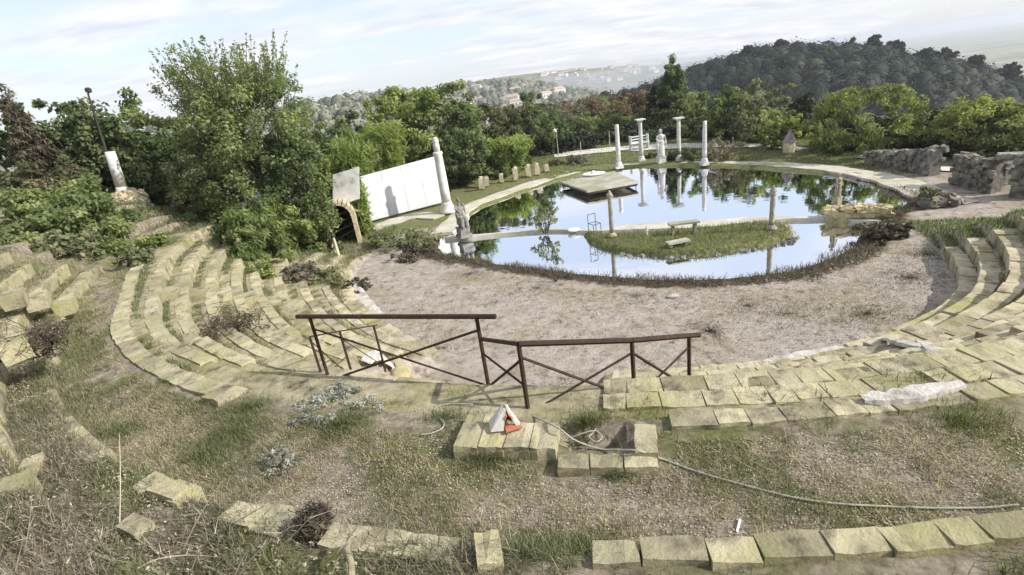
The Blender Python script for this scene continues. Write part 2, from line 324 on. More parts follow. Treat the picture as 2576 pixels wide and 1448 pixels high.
def zc(th, r):
    """stepped seating profile"""
    z = np.zeros_like(r)
    prev = 0.
    for k in range(1, 15):
        R = Rk(k, th); a = (r-R)/.07
        z = z + (ZK[k]-prev)*np.clip(a, 0, 1); prev = ZK[k]
    # walkway dips a little between ring ten and eleven
    R10, R11 = Rk(10, th), Rk(11, th); u = np.clip((r-R10-.35)/(R11-R10-.35), 0, 1)
    z = z - .07*np.sin(u*math.pi)
    z = z + np.clip(r-17.3, 0, 3)*.25
    vm = sstep(VOM[0], VOM[0]+.03, th)*(1-sstep(VOM[1]-.03, VOM[1], th))
    low = .24+.1*np.clip(r-11, 0, 2)
    zz = np.where(r < Rk(1, th)+.4, z, low)
    zv = np.where(r < RV, zz, np.minimum(np.maximum(z, 2.04), 2.36))
    edge = sstep(RV-.08, RV, r)
    zv = zz*(1-edge)+np.maximum(zv, 2.04)*edge
    return z*(1-vm)+np.where(r < Rk(10, th)+.02, zv, z)*vm
def zback(x, y, R):
    z = np.zeros_like(x)
    for mx_, my_, h, s in MOUNDS: z = z + h*np.exp(-((x-mx_)**2+(y-my_)**2)/(s*s))
    z = z + .25*sstep(12, 20, R)*sstep(22, 30, y)
    z = z - 13*sstep(27, 75, R) - 45*sstep(75, 420, R)
    return z
def zfun(x, y, fine=True):
    x = np.asarray(x, float); y = np.asarray(y, float)
    X = x-C0[0]; Y = y-C0[1]; R = np.hypot(X, Y); th = np.arctan2(Y, X); th = np.where(th > D(100), th-2*math.pi, th)
    m = sstep(D(-196), D(-181), th)*(1-sstep(D(-38), D(-24), th))
    inside = (R < 9.2)
    z1 = zc(th, R)
    z1 = z1 - 50*sstep(30, 200, R)*0
    zb = zback(x, y, R)
    far = sstep(22, 40, R)
    z1 = z1*(1-far)+far*(zb+3*(1-sstep(40, 90, R)))
    z = np.where(inside, zb, z1*m+zb*(1-m))
    if fine:
        amp = .018+.03*sstep(9.6, 11, R)*(1-m)+.4*sstep(40, 100, R)
        z = z + amp*wob(x, y) + .012*wob(x*4.1, y*4.3)
        P = np.stack([x.ravel(), y.ravel()], 1)
        near = np.hypot(P[:, 0]-6.2, P[:, 1]-21) < 14
        sd = np.full(len(P), 9.); sd[near] = sdist(P[near], PONDXY)
        si = np.full(len(P), 9.); si[near] = sdist(P[near], ISLXY)
        sd = sd.reshape(x.shape)+.06*wob(x*3, y*3); si = si.reshape(x.shape)+.07*wob(x*3.3, y*3.1)
        bed = -.55*sstep(.12, -.9, sd) - .0*sd
        bed = np.where(sd < .12, -.55*(1-sstep(-.9, .12, sd)), 0)
        z = z*(1-0)+bed
        isl = 1-sstep(-.35, .12, si)
        z = np.where(sd < .12, z*(1-isl)+isl*(.06+.05*wob(x*1.1, y*1.2)+.06*(1-sstep(-1.5, -.3, si))), z)
        pn = np.hypot(P[:, 0]-PIT[:, 0].mean(), P[:, 1]-PIT[:, 1].mean()) < 1.5
        sp = np.full(len(P), 9.); sp[pn] = sdist(P[pn], PIT); sp = sp.reshape(x.shape)
        z = z - .28*(1-sstep(-.05, .03, sp))
    return z
def zat(x, y): return float(zfun(np.array([x]), np.array([y]))[0])
def land(px, py, z0=0.):
    """point of the terrain under a pixel"""
    z = z0
    for _ in range(12):
        p = at(px, py, z); z = .5*z+.5*zat(p[0], p[1])
    p = at(px, py, z); return np.array([p[0], p[1], zat(p[0], p[1])])

# ------------------------------------------------------------------ ground sheet
def build_ground():
    nth = 720
    th = np.linspace(-200, 160, nth+1)[:-1]*math.pi/180
    # denser sampling is not needed behind the camera
    rows = []
    tt = np.linspace(0, 1, 110)[:-1]
    R1 = Rk(1, th)
    for t in tt: rows.append(R1*t*.995)
    for k in range(1, 15):
        a = Rk(k, th); b = Rk(k+1, th) if k < 14 else a+.6
        rows += [a-.004, a+.072]
        n = 3 if k != 10 else 12
        for j in range(1, n+1): rows.append(a+.072+(b-a-.08)*j/(n+1))
    Rl = rows[-1]
    for j in range(1, 34): rows.append(Rl+(21-Rl)*j/33)
    r = 21.
    while r < 6000:
        r *= 1.08; rows.append(np.full(nth, r))
    # extra rows at the wall below the railing
    Rr = np.array(rows); Rr = np.sort(Rr, axis=0)
    X = C0[0]+Rr*np.cos(th)[None]; Y = C0[1]+Rr*np.sin(th)[None]
    Z = zfun(X, Y)
    nr = len(Rr)
    V = np.stack([X, Y, Z], -1).reshape(-1, 3)
    i = np.arange(nr-1)[:, None]; j = np.arange(nth)[None]
    a = i*nth+j; b = i*nth+(j+1) % nth
    F = np.stack([a, b, b+nth, a+nth], -1).reshape(-1, 4)
    # zones
    x = V[:, 0]; y = V[:, 1]; z = V[:, 2]; R = np.hypot(x-C0[0], y-C0[1]); TH = np.arctan2(y-C0[1], x-C0[0]); TH = np.where(TH > D(100), TH-2*math.pi, TH)
    R1v = Rk(1, TH); m = sstep(D(-190), D(-181), TH)*(1-sstep(D(-38), D(-28), TH))
    P = V[:, :2]; near = np.hypot(x-6.2, y-21) < 18
    sd = np.full(len(P), 9.); sd[near] = sdist(P[near], PONDXY); si = np.full(len(P), 9.); si[near] = sdist(P[near], ISLXY)
    vm = (TH > VOM[0]) & (TH < VOM[1]) & (R < RV)
    sand = np.where((R < R1v+.02) | vm, 1., 0.)*np.where(y < 22.5, 1, 0)*np.where(si < .25, 0, 1)
    sand = np.maximum(sand, np.where((R < 13) & (y < 19) & (TH > D(-45)) & (x > 9) & (z < .35), 1, 0))
    grass = np.zeros(len(P)); grass = np.where(si < .1, 1., grass)
    grass = np.maximum(grass, sstep(20, 24, y)*(R < 60)*.9*(1-sand))
    grass = np.maximum(grass, (1-m)*(z > .4)*.9)
    R10 = Rk(10, TH); plat = m*(R > R10)*(R < 30)
    grass = np.maximum(grass, plat*.34)
    tread = m*(R > R1v+.05)*(R < R10)
    mud = np.where((sd > -.5) & (sd < .75) & (si > .1), 1-np.abs(sd-.15)/.62, 0).clip(0, 1)
    mud = mud*(y < 20.5)
    zone = np.stack([sand, grass, tread*.8*(1-vm), np.ones(len(P))], -1)
    o = mesh_np('ground', V, F, None, None, True, {'zone': ('POINT', 'FLOAT_COLOR', zone), 'mud': ('POINT', 'FLOAT', mud), 'farz': ('POINT', 'FLOAT', sstep(70, 160, R))})
    o['kind'] = 'structure'
    m_ = bpy.data.materials.new('ground'); m_.use_nodes = True; t = m_.node_tree; t.nodes.clear(); l = t.links
    g = nd(t, 'ShaderNodeNewGeometry'); at_ = nd(t, 'ShaderNodeAttribute', attribute_name='zone'); s = nd(t, 'ShaderNodeSeparateColor'); l.new(at_.outputs['Color'], s.inputs[0])
    def noise(sc_, de=8, ro=.65):
        n = nd(t, 'ShaderNodeTexNoise', i_Scale=sc_, i_Detail=float(de), i_Roughness=ro); l.new(g.outputs['Position'], n.inputs['Vector']); return n.outputs['Fac']
    def ramp(src, st):
        r_ = nd(t, 'ShaderNodeValToRGB'); e = r_.color_ramp.elements
        while len(e) < len(st): e.new(.5)
        for q, (p, c) in enumerate(st): e[q].position = p; e[q].color = (*c, 1)
        l.new(src, r_.inputs[0]); return r_.outputs[0]
    def mix(f, a, b):
        q = nd(t, 'ShaderNodeMix', data_type='RGBA')
        if hasattr(f, 'links'): l.new(f, q.inputs['Factor'])
        else: q.inputs['Factor'].default_value = f
        for v, idx in ((a, 6), (b, 7)):
            if hasattr(v, 'links'): l.new(v, q.inputs[idx])
            else: q.inputs[idx].default_value = (*v, 1)
        return q.outputs[2]
    def mr(src, a, b, c=0., d=1.):
        q = nd(t, 'ShaderNodeMapRange'); l.new(src, q.inputs['Value'])
        for nme, v in (('From Min', a), ('From Max', b), ('To Min', c), ('To Max', d)): q.inputs[nme].default_value = v
        return q.outputs[0]
    def mul(a, b, op='MULTIPLY'):
        q = nd(t, 'ShaderNodeMath', operation=op); q.use_clamp = True
        for v, idx in ((a, 0), (b, 1)):
            if hasattr(v, 'links'): l.new(v, q.inputs[idx])
            else: q.inputs[idx].default_value = v
        return q.outputs[0]
    soil = ramp(noise(9, 12, .75), [(.30, (.10, .080, .055)), (.45, (.22, .185, .14)), (.58, (.34, .295, .23)), (.74, (.48, .43, .35))])
    soil = mix(mr(noise(.9, 5), .5, .62), soil, ramp(noise(9), [(.3, (.07, .085, .03)), (.6, (.15, .155, .06))]))
    sandc = ramp(noise(3.0, 12, .78), [(.32, (.17, .145, .12)), (.45, (.31, .27, .235)), (.58, (.40, .355, .315)), (.74, (.49, .44, .395))])
    sandc = mix(mul(mr(noise(.45, 7), .46, .66), .8), sandc, ramp(noise(6), [(.3, (.17, .145, .09)), (.6, (.30, .26, .175))]))
    grs = ramp(noise(11, 10, .7), [(.3, (.06, .07, .025)), (.5, (.14, .15, .06)), (.66, (.24, .235, .12)), (.8, (.36, .33, .21))])
    mossy = ramp(noise(5, 10, .7), [(.32, (.15, .13, .085)), (.46, (.33, .295, .19)), (.6, (.46, .41, .28)), (.75, (.54, .49, .37))])
    mossy = mix(mr(noise(1.1, 6), .5, .66), mossy, ramp(noise(13), [(.3, (.12, .12, .035)), (.6, (.26, .25, .09))]))
    c = mix(mul(s.outputs[2], 1.), soil, mossy)
    c = mix(mul(mr(mul(s.outputs[1], mr(noise(1.3, 7), .2, .8, -.35, .35), 'ADD'), .35, .6), 1.), c, grs)
    c = mix(s.outputs[0], c, sandc)
    am_ = nd(t, 'ShaderNodeAttribute', attribute_name='mud')
    c = mix(mr(mul(am_.outputs['Fac'], mr(noise(3.2, 8), .3, .7, -.35, .35), 'ADD'), .08, .36), c, ramp(noise(14), [(.3, (.035, .028, .02)), (.65, (.11, .088, .06))]))
    af = nd(t, 'ShaderNodeAttribute', attribute_name='farz')
    c = mix(af.outputs['Fac'], c, ramp(noise(.012, 10, .6), [(.3, (.07, .09, .05)), (.45, (.17, .18, .11)), (.6, (.30, .28, .21)), (.72, (.12, .15, .08))]))
    p = nd(t, 'ShaderNodeBsdfPrincipled'); p.inputs['Roughness'].default_value = .95; p.inputs['Specular IOR Level'].default_value = .12; l.new(c, p.inputs['Base Color'])
    b = nd(t, 'ShaderNodeBump'); b.inputs['Strength'].default_value = .8; b.inputs['Distance'].default_value = .035; l.new(noise(16, 10, .8), b.inputs['Height']); l.new(b.outputs[0], p.inputs['Normal'])
    o2 = nd(t, 'ShaderNodeOutputMaterial'); l.new(p.outputs[0], o2.inputs[0]); o.data.materials.append(m_)
build_ground()

# water
def build_water():
    m = bpy.data.materials.new('pond_water'); m.use_nodes = True; t = m.node_tree; t.nodes.clear(); l = t.links
    g = nd(t, 'ShaderNodeNewGeometry')
    n1 = nd(t, 'ShaderNodeTexNoise', i_Scale=.35, i_Detail=5.0); l.new(g.outputs['Position'], n1.inputs['Vector'])
    r = nd(t, 'ShaderNodeValToRGB'); r.color_ramp.elements[0].position = .35; r.color_ramp.elements[0].color = (.24, .25, .05, 1); r.color_ramp.elements[1].position = .65; r.color_ramp.elements[1].color = (.30, .30, .08, 1)
    l.new(n1.outputs['Fac'], r.inputs[0])
    d = nd(t, 'ShaderNodeBsdfDiffuse'); l.new(r.outputs[0], d.inputs[0])
    gl = nd(t, 'ShaderNodeBsdfGlossy'); gl.inputs['Roughness'].default_value = .012; gl.inputs['Color'].default_value = (.93, .95, 1, 1)
    n2 = nd(t, 'ShaderNodeTexNoise', i_Scale=2.4, i_Detail=3.0); l.new(g.outputs['Position'], n2.inputs['Vector'])
    b = nd(t, 'ShaderNodeBump'); b.inputs['Strength'].default_value = .07; b.inputs['Distance'].default_value = .05; l.new(n2.outputs['Fac'], b.inputs['Height']); l.new(b.outputs[0], gl.inputs['Normal'])
    f = nd(t, 'ShaderNodeFresnel'); f.inputs['IOR'].default_value = 2.05; l.new(b.outputs[0], f.inputs['Normal'])
    ms = nd(t, 'ShaderNodeMixShader'); l.new(f.outputs[0], ms.inputs[0]); l.new(d.outputs[0], ms.inputs[1]); l.new(gl.outputs[0], ms.inputs[2])
    o = nd(t, 'ShaderNodeOutputMaterial'); l.new(ms.outputs[0], o.inputs[0])
    c = PONDXY.mean(0); P = c+(PONDXY-c)*1.06
    v = [(c[0], c[1], WZ)]+[(p[0], p[1], WZ) for p in P]; n = len(P)
    o = mesh_np('pond_water', v, [(0, 1+i, 1+(i+1) % n) for i in range(n)], m); o['kind'] = 'structure'
build_water()

def ribbon(name, pts, width, z, mat, thick=.0, kind=None, sub=6):
    """flat strip along a ground line"""
    P = np.array([p[:2] for p in pts]); out = []
    for i in range(len(P)-1):
        for j in range(sub): 
            t = j/sub; p0 = P[max(i-1, 0)]; p1 = P[i]; p2 = P[i+1]; p3 = P[min(i+2, len(P)-1)]
            out.append(.5*((2*p1)+(-p0+p2)*t+(2*p0-5*p1+4*p2-p3)*t*t+(-p0+3*p1-3*p2+p3)*t**3))
    out.append(P[-1]); out = np.array(out); n = len(out)
    tg = np.gradient(out, axis=0); tg /= np.hypot(*tg.T)[:, None]; nm = np.stack([-tg[:, 1], tg[:, 0]], 1)
    wd = np.interp(np.linspace(0, 1, n), np.linspace(0, 1, len(width)), width) if hasattr(width, '__len__') else np.full(n, width)
    wl = wd*(1+.1*np.sin(np.arange(n)*1.3)); wr = wd*(1+.1*np.sin(np.arange(n)*1.9+1))
    m = 5; V = []
    for j in range(m):
        s = -.5+j/(m-1); q = out+nm*(np.where(s < 0, wl, wr)*s)[:, None]
        zz = z if not callable(z) else None
        Z = np.full(n, z) if zz is not None else z(q[:, 0], q[:, 1])
        V.append(np.column_stack([q, Z]))
    V = np.array(V); a = []
    for j in range(m-1):
        for i in range(n-1): a.append((j*n+i, j*n+i+1, (j+1)*n+i+1, (j+1)*n+i))
    V = V.reshape(-1, 3); F = list(a)
    if thick:
        b = len(V); V = np.vstack([V, V-[0, 0, thick]])
        for i in range(n-1): F += [(i, b+i, b+i+1, i+1), ((m-1)*n+i, (m-1)*n+i+1, b+(m-1)*n+i+1, b+(m-1)*n+i)]
        for j in range(m-1): F += [(j*n, (j+1)*n, b+(j+1)*n, b+j*n), (j*n+n-1, b+j*n+n-1, b+(j+1)*n+n-1, (j+1)*n+n-1)]
    o = mesh_np(name, V, F, mat)
    if kind: o['kind'] = kind
    return o
zg = lambda x, y: zfun(x, y)+.03
rim_l = [(1112,592),(1150,552),(1185,523),(1290,484),(1400,448),(1500,428),(1600,417),(1700,413)]
ribbon('path', [at(x, y-4) for x, y in rim_l], [1.0, .9, .95, 1.0, 1.3, .8, .5, .4], .035, M['path'], .12, 'structure')
rim_r = [(1700,413),(1800,413),(1900,416),(2000,421),(2100,430),(2190,447),(2262,470),(2320,500)]
ribbon('path', [at(x, y-3) for x, y in rim_r], [.4, .5, .8, 1.0, 1.0, .9, .8, .6], .038, M['path'], .12, 'structure')
lower = [(2160,420),(2230,432),(2300,455),(2370,480),(2440,500)]
ribbon('path', [at(x, y+14) for x, y in lower], [.5, .8, 1.0, .9, .6], zg, M['path'], 0, 'structure')
ribbon('road', [at(x, y) for x, y in [(1395,402),(1460,394),(1560,385),(1650,380),(1750,377),(1850,376),(1950,378),(2020,384)]], [2.0, 2.2, 2.4, 2.2, 1.8, 1.3, 1.0, .8], lambda x, y: zfun(x, y)+.045, M['road'], 0, 'structure')
ribbon('road', [at(x, y) for x, y in [(2160,398),(2250,405),(2350,425),(2420,428)]], [.6, .7, .8, .6], lambda x, y: zfun(x, y)+.06, M['road'], 0, 'structure')
# low kerb wall that divides the pond
kerb = [(1124,597),(1180,594),(1242,588),(1328,581),(1409,577),(1480,580),(1530,577),(1600,571),(1700,567),(1790,562),(1880,553),(1979,548),(2085,547),(2150,552),(2215,556)]
kw = ribbon('kerb_wall', [at(x, y) for x, y in kerb], [.5, .35, .16, .14, .13, .16, .35, .7, .8, .8, .6, .3, .16, .14, .14], .005, M['path'], .5)
tag(kw, 'low curved concrete kerb dividing the pond into front and back basins', 'kerb')
ledge = ribbon('landing_slab', [at(x, y) for x, y in [(935,580),(990,560),(1050,545),(1105,548)]], [.7, 1.2, 1.2, .8], .06, M['path'], .14)
tag(ledge, 'pale concrete landing between the white screen and the pond', 'slab')

# ------------------------------------------------------------------ stone blocks
def block_mesh(seed):
    r = random.Random(seed); v = []; f = []
    xs = [-.5, -.5+.33+r.uniform(-.05, .05), .5-.33+r.uniform(-.05, .05), .5]
    lv = [(0, 0), (.86, 0), (1, .014)]
    for h, ins in lv:
        top = h == 1; ck = [r.uniform(0, .04) if r.random() < .2 else 0 for _ in range(8)]
        for side in (-.5, .5):
            for i, x in enumerate(xs):
                jx = ins*.6*(1 if i == 0 else -1 if i == 3 else 0)
                v.append((x+jx+r.uniform(-.012, .012), side*(1-2*ins*1.3)+r.uniform(-.035, .035), h-1+(r.uniform(-.05, .02)-ck[i+(4 if side > 0 else 0)] if top else 0)))
    def q(l, s, i): return l*8+s*4+i
    for l in range(2):
        for i in range(3):
            f.append((q(l, 0, i), q(l, 0, i+1), q(l+1, 0, i+1), q(l+1, 0, i)))
            f.append((q(l, 1, i+1), q(l, 1, i), q(l+1, 1, i), q(l+1, 1, i+1)))
        f.append((q(l, 1, 0), q(l, 0, 0), q(l+1, 0, 0), q(l+1, 1, 0)))
        f.append((q(l, 0, 3), q(l, 1, 3), q(l+1, 1, 3), q(l+1, 0, 3)))
    for i in range(3): f.append((q(2, 0, i), q(2, 0, i+1), q(2, 1, i+1), q(2, 1, i)))
    me = bpy.data.meshes.new('block'); me.from_pydata(v, [], f); return me
def blockset(mat):
    o = []
    for s in range(6):
        me = block_mesh(s); me.materials.append(mat); o.append(me)
    return o
B_NEAR, B_FAR = blockset(M['tufa']), blockset(M['tufa_far'])
B_CRUST = blockset(M['crust'])
ORD = ['lowest', 'second', 'third', 'fourth', 'fifth', 'sixth', 'seventh', 'eighth', 'ninth']
def tier(name, label, cat, group, k, th0, th1, ln, depth, meshes, z=None, Rf=None, miss=.03, height=.29, proud=.02, part='block', zj=.012, gaps=()):
    zt = ZK[k] if z is None else z
    rf = (lambda t: float(Rk(k, t))) if Rf is None else Rf
    random.seed(int(k*131+abs(th0)*7)); t0, t1 = math.radians(th0), math.radians(th1); tm = (t0+t1)/2; base = pol(tm, rf(tm), zt-height)
    e = empty(name, base, 0, label, cat, group)
    t = t0
    while t < t1:
        r = rf(t); l_ = ln*random.choice((.75, .9, 1., 1., 1.1, 1.35)); dt = l_/r; tc_ = t+dt/2; t += dt
        if random.random() < miss or tc_ > t1 or any(a_ < math.degrees(tc_) < b_ for a_, b_ in gaps): continue
        rr = rf(tc_); rc = rr+depth/2-.012+random.uniform(-.012, .012)
        # follow the local direction of the ring
        r2 = rf(tc_+.01); slope = math.atan2(r2-rr, .01*rr)
        p = pol(tc_, rc, zt+proud+random.uniform(-zj, zj))
        inst(part, random.choice(meshes), e, p-base, (random.uniform(-.012, .012), random.uniform(-.01, .01), tc_+math.pi/2-slope+random.uniform(-.01, .01)),
             ((l_-.002), depth*random.uniform(.94, 1.05), height))
    return e
for k in range(1, 10):
    sp = ORD[k-1]
    e0 = -176+ (0 if k < 6 else 8 if k < 8 else 10)
    tier('seating_tier', f'{sp} pale stone step up from the arena on the left wing beside the bushes', 'seating step', 'stone seating steps left of the railings', k, e0, -127, .62, .23 if k != 1 else .42, B_NEAR if k > 3 else B_FAR, miss=.03, zj=.012)
    tier('seating_tier', f'{sp} stone step up from the arena in the middle block behind the railing', 'seating step', 'stone seating steps between railing and aisle', k, -103.4, -83+k*.15, .32, .26 if k < 4 else .36 if k < 9 else .28, B_NEAR if k > 3 else B_FAR, miss=.02, zj=.008, proud=.035, z=ZK[k]-(.02))
    tier('seating_tier', f'{sp} curved stone step up from the arena on the right wing under the grassy bank', 'seating step', 'curved stone seating steps on the right wing', k, -78.5-k*.25, -40 if k < 6 else -45, .5, .30, B_FAR, miss=.02, z=ZK[k]+.03, height=.32)
tier('paving_row', 'row of small flat tufa pavers between the top middle step and the yellow walkway edge', 'stone paving', None, 9, -103.4, -72, .30, .26, B_NEAR, miss=.03, zj=.008, proud=.03, Rf=lambda t: float(Rk(9, t))+.29)
tier('walkway_edge', 'tenth curved row of pale tufa blocks edging the walkway on the left', 'stone edging', 'tufa block rows', 10, -165, -122.3, .4, .28, B_NEAR, miss=.0, zj=.012, proud=.04)
tier('walkway_edge', 'long yellow lichened tufa row edging the walkway behind the railing and rightwards', 'stone edging', 'tufa block rows', 10, -100.9, -62, .30, .22, B_NEAR, miss=.0, proud=.05, zj=.006)
tier('upper_edge', 'overgrown tufa row across the upper walkway edge on the left', 'stone edging', 'tufa block rows', 11, -161, -127, .36, .23, B_NEAR, miss=.02, zj=.012, proud=.04, gaps=((-146, -142), (-136, -131)))
tier('upper_edge', 'weed covered tufa row at bottom centre left of the pale cut block', 'stone edging', 'tufa block rows', 11, -126.5, -106.6, .36, .21, B_NEAR, miss=.0, zj=.015, proud=.035, gaps=((-121.3, -119), (-115.6, -113.6), (-112, -110.6)))
tier('upper_edge', 'broad yellow tufa row curving along the bottom right of the grass walkway', 'stone edging', 'tufa block rows', 11, -103.5, -70, .30, .175, B_NEAR, miss=0, proud=.055, height=.34, zj=.006)
tier('upper_tier', 'first weedy stone step above the walkway at far left', 'seating step', 'upper stone steps on the left', 12, -160, -124, .4, .24, B_NEAR, miss=.02, zj=.01, proud=0)
tier('upper_tier', 'low tufa row cut by the bottom right corner below the broad yellow row', 'seating step', None, 12, -99, -80, .32, .2, B_NEAR, miss=.0, proud=.04)
tier('upper_tier', 'second weedy stone step above the walkway at far left', 'seating step', 'upper stone steps on the left', 13, -158, -130, .4, .24, B_NEAR, miss=.02, zj=.01, proud=0)
tier('upper_tier', 'topmost weedy stone step above the walkway at far left edge', 'seating step', 'upper stone steps on the left', 14, -160, -138, .4, .24, B_NEAR, miss=.02, zj=.01, proud=0)
tier('parapet_wall', 'pale stone coping under the railing above the sandy gap', 'parapet', None, 9, -125.6, -107.5, .7, .30, B_FAR, z=2.06, Rf=lambda t: RV-.03, miss=0, height=.3)
tier('parapet_wall', 'second course of pale stones hidden below the railing coping', 'parapet', None, 9, -125.6, -104.5, .6, .24, B_FAR, z=1.78, Rf=lambda t: RV-.06, miss=0, height=1.5, proud=0)
# stair blocks in the left aisle
ea = empty('aisle_stair', at(560, 745, 1.5), 0, 'flight of small stone stair blocks set in the left aisle between seating steps', 'stair')
for k, px, py in ((9, 392, 738), (8, 464, 740), (7, 532, 741), (6, 603, 749), (5, 675, 755), (4, 745, 765), (10, 315, 762)):
    z = ZK[k]-.1; p = at(px, py, z); th = math.atan2(p[1]-C0[1], p[0]-C0[0]); th -= 2*math.pi if th > 0 else 0
    q = pol(th, float(Rk(k, th))-.16, z)
    inst('stair_block', B_NEAR[k % 6], ea, q-np.array(ea.location), (0, 0, th+math.pi/2), (.62, .32, .2))
ea = empty('aisle_stair', at(200, 680, 2.9), 0, 'small stone stair blocks between the upper steps at far left', 'stair')
for px, py, z in ((22, 650+215, 3.3), (28, 745, 3.3), (87, 750, 3.1), (156, 765, 2.8)):
    p = at(px, py-8, z-.05); th = math.atan2(p[1]-C0[1], p[0]-C0[0])
    inst('stair_block', B_NEAR[int(px) % 6], ea, p-np.array(ea.location), (0, 0, th+math.pi/2), (.5, .3, .25))
# stair blocks in the right aisle
ea = empty('aisle_stair', pol(D(-81), 10.4, .8), 0, 'worn stone stair blocks climbing the right aisle beside the dark step ends', 'stair')
for k in range(1, 9):
    th = D(-81.3+k*.1)
    inst('stair_block', B_FAR[k % 6], ea, pol(th, float(Rk(k, th))+.06, ZK[k]-.06)-np.array(ea.location), (0, 0, th+math.pi/2), (.7, .34, .2))
# loose cut blocks placed one by one
def lone(name, label, px, py, z, d, rz, mat='tufa', cat='stone block', group=None, tilt=0):
    p = land(px, py, z); p = np.array([p[0], p[1], p[2]+.08]); me = block_mesh(int(px)); me.materials.append(M[mat])
    o = bpy.data.objects.new(name, me); COL.objects.link(o); o.location = p; o.rotation_euler = (tilt, 0, rz); o.scale = d
    return tag(o, label, cat, group)
lone('stone_block', 'large pale cut block ending the ruined row at bottom centre', 1232, 1395, 2.62, (.17, .26, .42), .1)
lone('stone_block', 'squared yellow block at the end of the tenth row above the grass', 562, 1000, 2.42, (.34, .32, .4), -.55)
lone('stone_block', 'yellow block at the left edge below the pale sloping slab', 85, 1180, 2.74, (.30, .17, .25), -1.0)
lone('stone_block', 'small lichened block at left edge beneath the yellow block', 42, 1230, 2.86, (.22, .2, .22), -1.1)
lone('stone_block', 'moss covered yellow block in the weeds lower left', 430, 1245, 2.50, (.36, .16, .25), -.45)
lone('stone_block', 'half buried grey block among brambles at lower left', 345, 1335, 2.84, (.24, .15, .22), -.45)
lone('stone_block', 'thin light slab in the weeds beside the brush ball', 690, 1296, 2.64, (.34, .09, .2), -.25)
# parapet blocks and the little pit right of the orange terracotta
eb = empty('stone_pit', at(1505, 1115, 2.3), 0, 'rectangular pit framed by yellow tufa blocks below the railing', 'planter')
def pb(px, py, z, d, rz): inst('block', random.choice(B_NEAR), eb, at(px, py, z)-np.array(eb.location), (0, 0, rz), d)
def brow(p0, p1, z, n, dep, hgt=.32, k0=0):
    a = at(*p0, z); b_ = at(*p1, z); d = b_-a; rz = math.atan2(d[1], d[0]); l_ = np.linalg.norm(d)/n
    for i in range(n): inst('block', B_NEAR[(i+k0) % 6], eb, a+d*((i+.5)/n)-np.array(eb.location), (0, 0, rz), (l_-.006, dep, hgt))
brow((1152, 1092), (1402, 1094), 2.46, 4, .36, .34)
brow((1170, 1058), (1262, 1056), 2.44, 2, .2, .3, 3)
brow((1402, 1160), (1655, 1157), 2.40, 3, .17)
brow((1622, 1066), (1626, 1140), 2.44, 2, .19, .3, 2)
brow((1402, 1061), (1660, 1056), 2.30, 3, .2, .3, 1)

# irregular broken concrete crusts on the worn steps
def crust(name, label, pts, wid, z0, mat, group=None, cat='broken concrete'):
    P = [land(x, y, z)+[0, 0, .085] for x, y, z in pts]; n = 28
    P = np.array(P); s = np.linspace(0, len(P)-1, n); Q = np.stack([np.interp(s, range(len(P)), P[:, i]) for i in range(3)], 1)
    tg = np.gradient(Q, axis=0)[:, :2]; tg /= np.hypot(*tg.T)[:, None]; nm = np.stack([-tg[:, 1], tg[:, 0]], 1)
    V = []
    rr = np.random.default_rng(int(pts[0][0]))
    env = np.sin(np.linspace(0.12, math.pi-.12, n))**.4
    kk = np.ones(3)/3; up_ = wid*env*(.6+.7*np.convolve(rr.random(n+2), kk, 'valid')); dn = wid*env*(.6+.7*np.convolve(rr.random(n+2), kk, 'valid'))
    for s_, hh in ((-1, -.08), (-.85, .03), (-.2, .04), (.3, .04), (.88, .035), (1, -.08)):
        off = np.where(s_ < 0, dn, up_)*s_*.5
        zz = Q[:, 2]+hh*.5*env+.006*np.sin(np.arange(n)*1.1+s_*3)+rr.uniform(-.003, .003, n)
        V.append(np.column_stack([Q[:, 0]+nm[:, 0]*off, Q[:, 1]+nm[:, 1]*off, zz]))
    V = np.array(V).reshape(-1, 3); F = [(j*n+i, j*n+i+1, (j+1)*n+i+1, (j+1)*n+i) for j in range(5) for i in range(n-1)]
    return tag(mesh_np(name, V, F, M[mat]), label, cat, group)
crust('concrete_crust', 'large jagged white crust across the worn steps right of centre', [(2010, 968, 1.35), (2120, 955, 1.45), (2230, 935, 1.62), (2330, 908, 1.8), (2410, 902, 1.9)], .42, 0, 'crust')
crust('concrete_crust', 'thin white broken edge below the large jagged crust', [(2200, 962, 1.75), (2300, 945, 1.85), (2400, 925, 1.95), (2490, 912, 2.05)], .2, 0, 'crust')
crust('concrete_crust', 'grey white slab strip lying just above the yellow block row', [(2165, 1022, 2.12), (2240, 1018, 2.14), (2320, 1003, 2.16), (2420, 985, 2.2)], .19, 0, 'crust')
crust('concrete_crust', 'narrow white crust beside the last railing post', [(1700, 990, 1.75), (1760, 985, 1.75), (1850, 982, 1.77), (1915, 978, 1.78), (1990, 965, 1.75)], .14, 0, 'crust')
crust('concrete_crust', 'pinkish rubble crust along the arena edge below the right aisle', [(1880, 935, .32), (2000, 912, .34), (2110, 895, .36), (2200, 888, .5)], .35, 0, 'crust')
crust('concrete_crust', 'crumbling pale tread by the dark step ends at right', [(2225, 862, .75), (2300, 880, 1.05), (2350, 885, 1.2)], .3, 0, 'crust')
0 and crust('concrete_crust', 'white frayed edge on the right seating at the picture edge', [(2500, 862, 2.2), (2545, 840, 2.25), (2600, 815, 2.3)], .22, 0, 'crust')
crust('concrete_crust', 'white plaster lump on the coping left of the railing gap', [(930, 960, 1.9), (965, 945, 2.0), (1000, 955, 1.95)], .45, 0, 'plaster')
crust('concrete_crust', 'curved yellow plaster lip beside the white lump under the railing', [(1000, 920, 1.75), (1013, 935, 1.8), (1010, 965, 1.85)], .22, 0, 'tufa')
